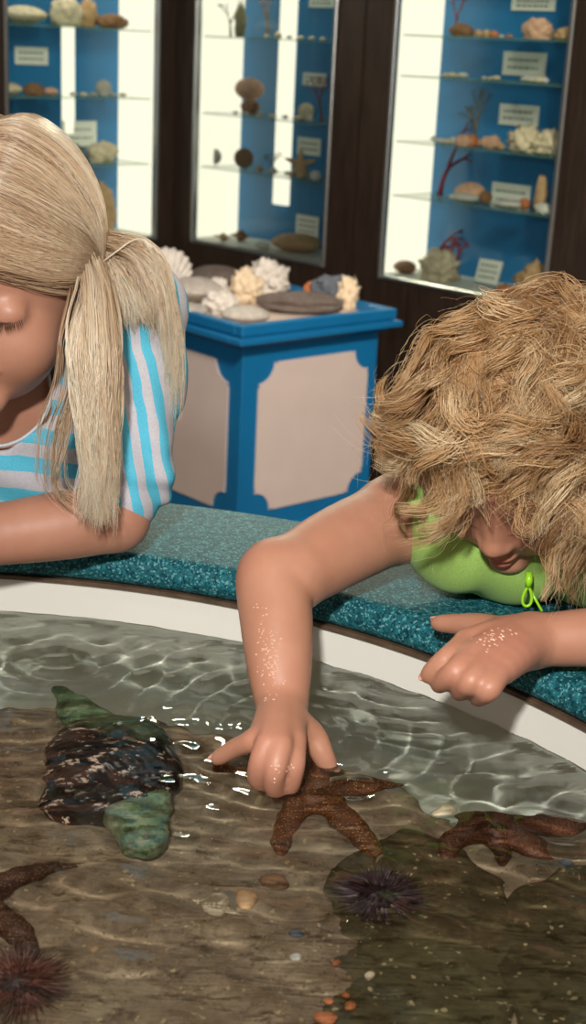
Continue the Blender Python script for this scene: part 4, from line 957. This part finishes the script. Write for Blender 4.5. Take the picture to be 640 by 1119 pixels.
def stripe_mat(name, vec, pitch, warp):
    m, nt, b = newmat(name); co = coords(nt); d = N(nt, 'ShaderNodeVectorMath'); d.operation = 'DOT_PRODUCT'; lk(nt, co, d.inputs[0]); d.inputs[1].default_value = vec
    n_ = noise(nt, co, 14, 2); a = N(nt, 'ShaderNodeMath'); a.operation = 'MULTIPLY_ADD'; lk(nt, n_, a.inputs[0]); a.inputs[1].default_value = warp; lk(nt, d.outputs['Value'], a.inputs[2])
    q = N(nt, 'ShaderNodeMath'); q.operation = 'DIVIDE'; lk(nt, a.outputs[0], q.inputs[0]); q.inputs[1].default_value = pitch
    f = N(nt, 'ShaderNodeMath'); f.operation = 'FRACT'; lk(nt, q.outputs[0], f.inputs[0])
    st = ramp(nt, f.outputs[0], [(0, srgb(86, 180, 208)), (.5, srgb(184, 182, 190))], 'CONSTANT')
    sp = ramp(nt, noise(nt, co, 1100, 2), [(.3, (.75, .75, .75)), (.6, (1, 1, 1))]); lk(nt, mixc(nt, 1.0, st, sp, 'MULTIPLY'), b.inputs['Base Color'])
    b.inputs['Roughness'].default_value = .8; b.inputs['Specular IOR Level'].default_value = .2; bump(nt, b, noise(nt, co, 1000, 2), .2, .0005); return m
M_STR = stripe_mat('aqua_grey_striped_jersey', (.12, .2, 1.0), .030, .018); M_STS = stripe_mat('striped_jersey_sleeve', (1.0, .25, .16), .0185, .016)
M_HEM = cloth_mat('pale_jersey_binding', srgb(196, 204, 212), srgb(176, 186, 196))
S = SDF((-.50, 1.22, .60), (-.08, 1.56, 1.08), .003)
S.ell(chG, (.135, .093, .133), None, .02); S.cap(chG + [0, 0, -.03], chG + [0, .06, -.22], .112, .12, .03); S.ell(chG + [.03, -.03, -.07], (.10, .07, .07), None, .03)
S.cap(chG + [.03, 0, .072], shG + [-.01, 0, 0], .044, .043, .02); S.cap(chG + [-.03, 0, .09], chG + [-.14, -.01, .07], .048, .045, .02)
nk = PY(-2, 425, 1.29); S0 = S.D.copy(); slo = S.lo; S.ell(nk, (.052, .060, .055), None, .004, True)
S.D[...] = S.D + .0022 * np.sin(S.ax[2][None, None, :] * 130 + S.ax[0][:, None, None] * 50 + 20 * S.ax[1][None, :, None])
V, Q = S.mesh(2); inr = (np.hypot(V[:, 0] - TC[0], V[:, 1] - TC[1]) < .835) & (V[:, 2] < .7525); V[inr, 2] = .7525
shirtg = mesh_np('shirt', V, Q, M_STR, G); del S
S = SDF((-.26, 1.14, .74), (-.06, 1.46, 1.10), .0025)
cu = PZ(134, 545, .808); a_ = shG + [-.028, 0, .012]
S.cap(a_, shG + [.006, 0, -.01], .044, .046, .02); S.cap(shG + [.006, 0, -.01], cu * .35 + shG * .65 + [.010, .0, 0], .046, .044, .02); S.cap(cu * .35 + shG * .65 + [.010, .0, 0], cu + (shG - cu) * .10 + [.008, 0, 0], .043, .037, .02)
t_ = (S.ax[2][None, None, :]); S.D[...] = S.D + .0030 * np.sin(S.ax[0][:, None, None] * 150 + t_ * 35 + S.ax[1][None, :, None] * 60) * np.clip((1.0 - t_) / .12, 0, 1) + .002 * np.sin(t_ * 210 + S.ax[0][:, None, None] * 60) * np.clip((.88 - t_) / .05, 0, 1)
ax_ = nrm(cu - shG); S.cap(cu + (shG - cu) * .085, cu - (shG - cu) * .0, .0355, .0335, .002)
V, Q = S.mesh(2); mesh_np('sleeve', V, Q, M_STS, G); del S
nbp = []
for t in np.linspace(0, 2 * math.pi, 61):
    for ph in np.linspace(0, math.pi / 2, 60):
        q = nk + np.array([.052 * math.cos(t) * math.cos(ph), -.060 * math.sin(ph), .055 * math.sin(t) * math.cos(ph)]); ii = np.round((q - slo) / .003).astype(int)
        if (ii < 0).any() or (ii >= np.array(S0.shape)).any() or S0[tuple(ii)] > -.0005:
            nbp.append(q); break
nbp = np.array(nbp); nbp = (np.roll(nbp, 1, 0) + nbp * 2 + np.roll(nbp, -1, 0)) / 4; nbp[-1] = nbp[0]
mb = MB(); mb.tube(nbp, .0016, 6, closed_ends=False); mb.build('neckline_binding', M_HEM, G, True)
legs(np.array([-.30, 1.62, .68]), .07, .075, 1.64, G, M_DENIM)

# girl's hair
def fall(pts, n, sp0, sp1, seed, tone=.6, wav=.003, clump=8, wob=1, k=22, rads=(.0002, .00036)):
    n = int(n * 2.6); clump = 14 if n > 200 else clump; r = np.random.default_rng(seed); g = np.array([np.array(p, float) for p in pts])[None]; q = g.shape[1]; t = np.linspace(0, 1, q)[None, :, None]
    nc = max(1, n // clump); co_ = np.repeat(r.normal(size=(nc, 1, 3)), clump, 0)[:n]; n = len(co_); sp = (np.array(sp0)[None, None] * (1 - t) + np.array(sp1)[None, None] * t)
    P = g + co_ * sp + r.normal(size=(n, 1, 3)) * sp * .28; P = P + r.normal(size=(n, q, 3)) * wav * .35 * t
    P = crom(P, k); ph = np.repeat(r.uniform(0, 6.3, (nc, 1, 3)), clump, 0)[:n]; tt = np.linspace(0, 1, k)[None, :, None]
    L = np.linalg.norm(np.diff(g[0], axis=0), axis=1).sum(); P = P + wav * tt * np.sin(ph + tt * L / .09 * 6.28)
    ln = r.uniform(.86, 1.0, n); idx = (np.linspace(0, 1, k)[None] * ln[:, None] * (k - 1)); i0 = np.minimum(idx.astype(int), k - 2); f = (idx - i0)[..., None]; ar = np.arange(n)[:, None]; P = P[ar, i0] * (1 - f) + P[ar, i0 + 1] * f
    ton = np.clip(np.repeat(r.normal(tone, .13, nc), clump)[:n] + r.normal(size=n) * .10, 0, 1); return strands(P, r.uniform(*rads, n), ton)
def comb(H, side, n, seed, tone=.55):    # hair combed from the parting over one side of the head and tucked behind the ear
    r = np.random.default_rng(seed); cl = 16; nc = n // cl; R0 = np.array([.071, .090, .091]); off = np.array([0, -.012, .022])
    ph = np.repeat(r.uniform(-.15, 1.0, nc), cl)[:, None] + r.normal(size=(nc * cl, 1)) * .02     # along the parting, front to back
    ang = .55 + ph * 2.4; d0 = np.concatenate([side * (.03 + 0 * ang), np.cos(ang), np.sin(ang)], 1); d0 /= np.linalg.norm(d0, axis=1, keepdims=True)
    back = np.clip((ph - .1) / .9, 0, 1); d1 = np.concatenate([side * (.97 - .55 * back ** 2), -.12 - .9 * back ** 1.2, -.16 - .25 * back], 1) + np.repeat(r.normal(size=(nc, 1, 3)) * .07, cl, 0)[:, 0] + r.normal(size=(nc * cl, 3)) * .02; d1 /= np.linalg.norm(d1, axis=1, keepdims=True)
    lift = 1.06 + np.repeat(r.uniform(0, .10, nc), cl)[:, None]; q = 12; P = []
    sag = np.clip(1 - ph / .35, 0, 1)
    for i in range(q):
        t = i / (q - 1); d = d0 * math.cos(t * math.pi / 2) ** 1.0 + d1 * math.sin(t * math.pi / 2); d = d + np.array([0, .30, -.30]) * sag * math.sin(math.pi * t) * .20; d /= np.linalg.norm(d, axis=1, keepdims=True)
        lf = 1 + (lift - 1) * min(1, .5 + t * 3) * (1 if t < .75 else 1 - (t - .75) * 1.2); P.append(H.C + ((d * R0 * lf + off) * H.k) @ H.B)
    P = crom(np.stack(P, 1), 18); ton = np.clip(np.repeat(r.normal(tone, .13, nc), cl) + r.normal(size=nc * cl) * .12, 0, 1); return strands(P, r.uniform(.0002, .00036, nc * cl), ton)
parts = [comb(HG, 1, 13000, 1), comb(HG, -1, 3500, 2)]
Lk = lambda *a: [PY(x, y, Y) for x, y, Y in a]
parts.append(fall(Lk((94, 284, 1.255), (101, 316, 1.205), (104, 360, 1.175), (106, 410, 1.16), (104, 460, 1.155), (106, 520, 1.15), (110, 574, 1.15)), 620, (.004, .006, .006), (.0055, .004, .004), 11, .72))
parts.append(fall(Lk((100, 280, 1.268), (95, 325, 1.205), (84, 370, 1.165), (86, 420, 1.155), (94, 470, 1.15), (97, 520, 1.15), (91, 565, 1.15)), 360, (.003, .005, .006), (.0026, .003, .003), 12, .85))
parts.append(fall(Lk((98, 284, 1.255), (114, 325, 1.20), (121, 380, 1.17), (121, 430, 1.165), (117, 490, 1.16), (116, 545, 1.155)), 300, (.003, .005, .006), (.003, .003, .004), 13, .6))
parts.append(fall(Lk((99, 282, 1.265), (92, 330, 1.20), (84, 380, 1.17), (76, 430, 1.17), (64, 480, 1.17), (58, 530, 1.17), (86, 556, 1.16)), 45, (.004, .006, .006), (.006, .005, .004), 14, .5))
parts.append(fall(Lk((90, 258, 1.32), (118, 266, 1.29), (150, 276, 1.275), (172, 298, 1.27), (183, 340, 1.27), (188, 390, 1.27), (187, 450, 1.27)), 300, (.004, .006, .004), (.0035, .006, .010), 15, .7))
parts.append(fall(Lk((88, 258, 1.33), (112, 268, 1.30), (136, 278, 1.285), (156, 294, 1.28), (166, 325, 1.275), (170, 352, 1.27)), 520, (.005, .010, .005), (.007, .010, .007), 17, .6))
parts.append(fall(Lk((92, 266, 1.32), (114, 282, 1.285), (128, 300, 1.275), (140, 325, 1.265), (146, 350, 1.26)), 360, (.005, .008, .006), (.007, .008, .008), 16, .75))
parts.append(fall(Lk((108, 290, 1.26), (130, 276, 1.26), (148, 264, 1.26), (164, 270, 1.255), (176, 305, 1.255), (184, 360, 1.25), (192, 430, 1.25)), 4, (.0008, .0008, .0008), (.004, .004, .008), 18, .95, rads=(.0003, .0004)))
hair = hair_obj('hair', parts, M_HAIR_G, G); tag(hair, 'long light blond hair')
W, Q, T_ = cap_part(HG, (.0735, .0915, .0915), .3, (0, -.012, .022)); capo = mesh_np('hair_undercoat', W, Q[:, :3], M_HAIR_G, G); a = capo.data.attributes.new('tone', 'FLOAT', 'POINT'); a.data.foreach_set('value', T_.astype(np.float32))
# ================================================================== SEA LIFE ON THE BED
def on_bed(x, y, h=.0):
    z = .63
    for _ in range(4):
        p = PW(x, y, z); z = float(bed_h(np.array([p[0]]), np.array([p[1]]))[0]) + h
    return np.array([p[0], p[1], z])
def star_mat(name, c1, c2, dot):
    m, nt, b = newmat(name); co = coords(nt); base = ramp(nt, noise(nt, co, 30, 3), [(.3, c1), (.7, c2)])
    v = voro(nt, co, 420); f = ramp(nt, v, [(.16, (1, 1, 1)), (.34, (0, 0, 0))])
    lk(nt, mixc(nt, f, base, dot), b.inputs['Base Color']); b.inputs['Roughness'].default_value = .6
    inv = ramp(nt, v, [(.1, (1, 1, 1)), (.5, (0, 0, 0))]); bump(nt, b, inv, .6, .0015); return m
M_STAR = star_mat('rust_brown_bumpy_skin', srgb(84, 42, 14), srgb(118, 66, 24), srgb(200, 150, 96))
M_STAR2 = star_mat('dark_brown_bumpy_skin', srgb(56, 32, 20), srgb(78, 46, 28), srgb(150, 106, 70))
M_STAR3 = star_mat('dark_red_brown_skin', srgb(72, 38, 20), srgb(104, 56, 28), srgb(112, 64, 36))
def star(center, tips, r, mat, label, bend=.0, mids=None, hc=.010):
    c = on_bed(*center, hc); T_ = [on_bed(x, y, .005) for x, y in tips]
    allp = np.array([c] + T_); S = SDF(allp.min(0) - .03, allp.max(0) + .03, .0016)
    S.ell(c, (r * 1.5, r * 1.5, r * .85), None, .008)
    for i, t in enumerate(T_):
        k = 7; pr = []
        md = None if not mids or mids[i] is None else on_bed(*mids[i], .007)
        for j in range(k):
            s = j / (k - 1)
            if md is None: q = c * (1 - s) + t * s
            else: q = c * (1 - s) ** 2 + 2 * s * (1 - s) * (2 * md - (c + t) / 2) + t * s * s
            z = float(bed_h(np.array([q[0]]), np.array([q[1]]))[0]) + .0065 * (1 - s) + .0045; pr.append(np.array([q[0], q[1], max(z, 0)]))
        rr = r * np.array([1.08, 1.02, .98, .88, .74, .56, .30])
        for j in range(k - 1): S.cap(pr[j], pr[j + 1], rr[j], rr[j + 1], .007 if j == 0 else .003)
    V, Q = S.mesh(1); V[:, 2] += .0006 * fbm(V, 260, 2, 3); o = mesh_np('sea_star', V - c, Q, mat, loc=tuple(c)); return tag(o, label, 'starfish')
star((346, 872), [(437, 858), (411, 936), (303, 934), (236, 835), (342, 815)], .0118, M_STAR, 'rust-brown speckled starfish under the fingers of the toddler', mids=[(392, 862), (385, 905), (318, 893), (288, 845), None], hc=.012)
star((-30, 985), [(80, 944), (40, 1044), (-90, 930), (-110, 1030), (-40, 1080)], .0115, M_STAR2, 'dark brown starfish cut by the left edge of the picture, two arms showing', mids=[(20, 958), (8, 1010), None, None, None])
star((540, 904), [(636, 902), (600, 936), (486, 948), (500, 893), (548, 940)], .0120, M_STAR3, 'dark red-brown starfish curled over the edge of the sand shelf at the right', mids=[(590, 903), None, (500, 915), None, None], hc=.010)
def urchin(px, py, R, body, spine, label, seed):
    c = on_bed(px, py, .014); root = empty('sea_urchin', tuple(c), label=label, cat='sea urchin'); r_ = np.random.default_rng(seed)
    S = SDF((-.02, -.02, -.02), (.02, .02, .02), .0015); S.ell((0, 0, 0), (.015, .015, .011), None, 0); V, Q = S.mesh(1); mesh_np('body', V, Q, body, root)
    n = 420; D = r_.normal(size=(n * 2, 3)); D /= np.linalg.norm(D, axis=1, keepdims=True); D = D[D[:, 2] > -.25][:n]; L = R * r_.uniform(.75, 1.05, (len(D), 1)) * (1 - .25 * np.clip(D[:, 2:3], 0, 1))
    P = np.stack([D * .010, D * (.010 + (L - .010) * .5) + r_.normal(size=D.shape) * .0004, D * L + r_.normal(size=D.shape) * .0010], 1); V, Q, T_ = strands(crom(P, 5), r_.uniform(.0006, .0009, len(D)), r_.uniform(0, 1, len(D)), 4, .2)
    T_ = np.tile(np.repeat(np.linspace(0, 1, 5), 4), len(D)); o = mesh_np('spines', V, Q, spine, root); o['kind'] = 'stuff'; a = o.data.attributes.new('tone', 'FLOAT', 'POINT'); a.data.foreach_set('value', T_.astype(np.float32))
def spine_mat(name, a_, b_, c_):
    m, nt, b = newmat(name); at = N(nt, 'ShaderNodeAttribute'); at.attribute_name = 'tone'; lk(nt, ramp(nt, at.outputs['Fac'], [(0, a_), (.5, b_), (1, c_)]), b.inputs['Base Color']); b.inputs['Roughness'].default_value = .45; return m
M_URB = simple('dark_urchin_test', srgb(40, 26, 32), .6)
urchin(414, 978, .037, M_URB, spine_mat('purple_spines', srgb(170, 146, 150), srgb(92, 70, 80), srgb(56, 42, 48)), 'purple-black sea urchin with long spines, right of the starfish', 3)
urchin(20, 1073, .037, M_URB, spine_mat('pinkish_spines', srgb(176, 120, 106), srgb(112, 68, 60), srgb(70, 42, 36)), 'reddish-brown sea urchin in the lower left corner', 4)

# large mottled shell with green algae
def shell_mat():
    m, nt, b = newmat('dark_mottled_shell'); co = coords(nt); w_ = N(nt, 'ShaderNodeMapping'); w_.inputs['Scale'].default_value = (1, 1.6, 1); w_.inputs['Rotation'].default_value = (0, 0, .5); lk(nt, co, w_.inputs['Vector'])
    base = ramp(nt, noise(nt, co, 40, 4), [(.35, srgb(10, 8, 8)), (.55, srgb(28, 15, 14)), (.75, srgb(60, 28, 26))])
    f = noise(nt, w_.outputs[0], 75, 5, .7); base = mixc(nt, ramp(nt, f, [(.57, (0, 0, 0)), (.60, (1, 1, 1))]), base, srgb(214, 184, 164))
    g = noise(nt, co, 22, 4); sx = N(nt, 'ShaderNodeSeparateXYZ'); lk(nt, co, sx.inputs[0]); ad = N(nt, 'ShaderNodeMath'); ad.operation = 'MULTIPLY_ADD'; lk(nt, sx.outputs[1], ad.inputs[0]); ad.inputs[1].default_value = 4.0; lk(nt, g, ad.inputs[2])
    base = mixc(nt, ramp(nt, ad.outputs[0], [(.66, (0, 0, 0)), (.78, (.75, .75, .75))]), base, srgb(84, 100, 68))
    lk(nt, base, b.inputs['Base Color']); b.inputs['Roughness'].default_value = .28; bump(nt, b, f, .5, .002); return m
def algae_mat():
    m, nt, b = newmat('green_algae_crust'); co = coords(nt); base = ramp(nt, noise(nt, co, 45, 5, .7), [(.32, srgb(70, 78, 54)), (.5, srgb(112, 138, 98)), (.68, srgb(168, 172, 140))])
    base = mixc(nt, ramp(nt, noise(nt, co, 120, 4), [(.6, (0, 0, 0)), (.68, (.8, .8, .8))]), base, srgb(96, 62, 50)); lk(nt, base, b.inputs['Base Color']); b.inputs['Roughness'].default_value = .55; bump(nt, b, noise(nt, co, 180, 3), .5, .0015); return m
M_SHELL = shell_mat(); M_ALG = algae_mat()
wc = PW(122, 842, .650); whelk = empty('whelk_shell', tuple(wc), label='large dark mottled whelk shell with a green pointed tail and green blunt end', cat='shell')
def rel(x, y, z): return PW(x, y, z) - wc
S = SDF((-.085, -.085, -.045), (.085, .09, .05), .0018)
S.ell(rel(120, 822, .652), (.051, .062, .028), None, .01); S.ell(rel(100, 862, .640), (.036, .030, .022), None, .012); S.ell(rel(98, 876, .642), (.038, .028, .020), None, .012); S.ell(rel(160, 850, .644), (.028, .042, .024), None, .012); S.cap(rel(120, 880, .640), rel(150, 900, .638), .022, .014, .012)
S.cap(rel(52, 852, .650), rel(95, 872, .662), .004, .0055, .004); S.cap(rel(95, 872, .662), rel(150, 868, .664), .0055, .005, .004); S.cap(rel(150, 868, .664), rel(190, 845, .655), .005, .003, .004); S.cap(rel(150, 868, .664), rel(168, 882, .652), .005, .006, .006)
gx, gy, gz = S.ax[0][:, None, None], S.ax[1][None, :, None], S.ax[2][None, None, :]; S.D[...] = S.D + .0007 * np.sin(np.hypot(gx + .02, gy + .03) * 900 + gz * 200)
V, Q = S.mesh(1); V += .0016 * fbm(V, 60, 4, 4)[:, None] * nrm([.2, -.4, 1]); V[:, 2] = np.minimum(V[:, 2], .0285); mesh_np('shell_body', V, Q, M_SHELL, whelk)
S = SDF((-.085, 0, -.04), (.05, .13, .045), .0018); a_ = rel(112, 800, .645); b_ = rel(84, 776, .652); c_ = rel(66, 752, .660)
S.cap(a_, b_, .026, .017, .01); S.cap(b_, c_, .017, .0065, .006); V, Q = S.mesh(1); V += .0010 * fbm(V, 90, 3, 8)[:, None]; mesh_np('green_tail', V, Q, M_ALG, whelk)
S = SDF((-.02, -.16, -.04), (.08, .01, .035), .0018); S.cap(rel(143, 892, .648), rel(157, 922, .647), .0205, .0145, .01); S.cap(rel(162, 912, .650), rel(172, 874, .655), .011, .011, .016); V, Q = S.mesh(1); V += .0012 * fbm(V, 90, 3, 9)[:, None]; mesh_np('green_snout', V, Q, M_ALG, whelk)

# small shells and pebbles
V, Fc = g_conch(.040, .011); V = V - [V[:, 0].mean(), 0, 0]; o = mesh_np('shell_fragment', V, Fc, MC['cream'], loc=tuple(on_bed(226, 995, -.001))); o.rotation_euler = (.2, .1, 2.6); tag(o, 'broken cream and white spiral shell lying on the sand at the bottom centre', 'shell')
V, Fc = g_clam(.022, .010); o = mesh_np('white_chip', V, Fc, MC['white'], loc=tuple(on_bed(242, 989, -.001))); o.rotation_euler = (.3, .2, .6); tag(o, 'white shell chip touching the broken spiral shell', 'shell')
PB = [(357, 1114, .007, 'orange', 'largest pale orange pebble at the bottom edge below the urchin'), (381, 1101, .0042, 'orange', 'small orange pebble right of the largest orange pebble'), (360, 1095, .003, 'orange', 'tiny orange pebble above the largest orange pebble'), (368, 1052, .0036, 'orange', 'orange pebble midway between the urchin and the bottom edge'),
      (376, 1090, .003, 'orange', 'tiny reddish pebble above the small orange pebble'), (322, 1046, .004, 'white', 'white pebble beside the edge of the olive rock'), (405, 1068, .004, 'cream', 'pale green-white shell chip on the olive rock below the urchin'), (324, 1020, .005, 'slate', 'grey pebble just left of the olive rock'),
      (617, 944, .007, 'slate', 'blue-grey pebble under the right arm of the dark starfish'), (268, 985, .008, 'tan', 'tan pebble right of the white shell chip'), (485, 888, .009, 'cream', 'cream pebble on the shelf edge left of the dark starfish'), (102, 1040, .0045, 'tan', 'narrow tan pebble on the sand right of the reddish urchin'),
      (300, 965, .010, 'brown', 'brown pebble left of the purple urchin'), (538, 992, .003, 'white', 'white speck of shell on the right-hand rock')]
for i, (x, y, r_, mt, lb) in enumerate(PB):
    V, Fc = g_blob((r_, r_ * .75, r_ * .55), .15, 1.6, 200 + i, 2); o = mesh_np('pebble', V, Fc, MC[mt], loc=tuple(on_bed(x, y, .004 if 345 < x and y > 1000 or x > 530 and y > 960 else -.0005))); o.rotation_euler = (0, 0, i * 1.3); tag(o, lb, 'pebble')
mb = MB(); rs = np.random.default_rng(5)
for i in range(900):
    x, y = rs.uniform(-20, 660), rs.uniform(930, 1140)
    if rs.random() < .25: y = rs.uniform(800, 930); x = rs.uniform(0, 300)
    p = on_bed(x, y, .0065 if x > 350 and y > 940 else .0004); s_ = rs.uniform(.0005, .0012); a = rs.uniform(0, 3.1); e = np.array([math.cos(a), math.sin(a), 0]) * s_ * rs.uniform(1, 2.2); f_ = np.array([-math.sin(a), math.cos(a), 0]) * s_
    mb.add([p - e, p - f_, p + e, p + f_, p + [0, 0, s_ * .7]], [(0, 1, 4), (1, 2, 4), (2, 3, 4), (3, 0, 4), (3, 2, 1, 0)])
tag(mb.build('shell_grit', MC['cream']), 'tiny pale shell grit scattered over the sand and rocks', 'grit', kind='stuff')
# ================================================================== light focused by the ripples reaches everything in the tank
for o in bpy.data.objects:
    r0 = o
    while r0.parent: r0 = r0.parent
    if o.type == 'MESH' and r0.name.split('.')[0] in ('touch_tank', 'sand_bed', 'rock', 'sea_star', 'sea_urchin', 'whelk_shell', 'shell_fragment', 'pebble', 'person'):
        o.cycles.is_caustics_receiver = True
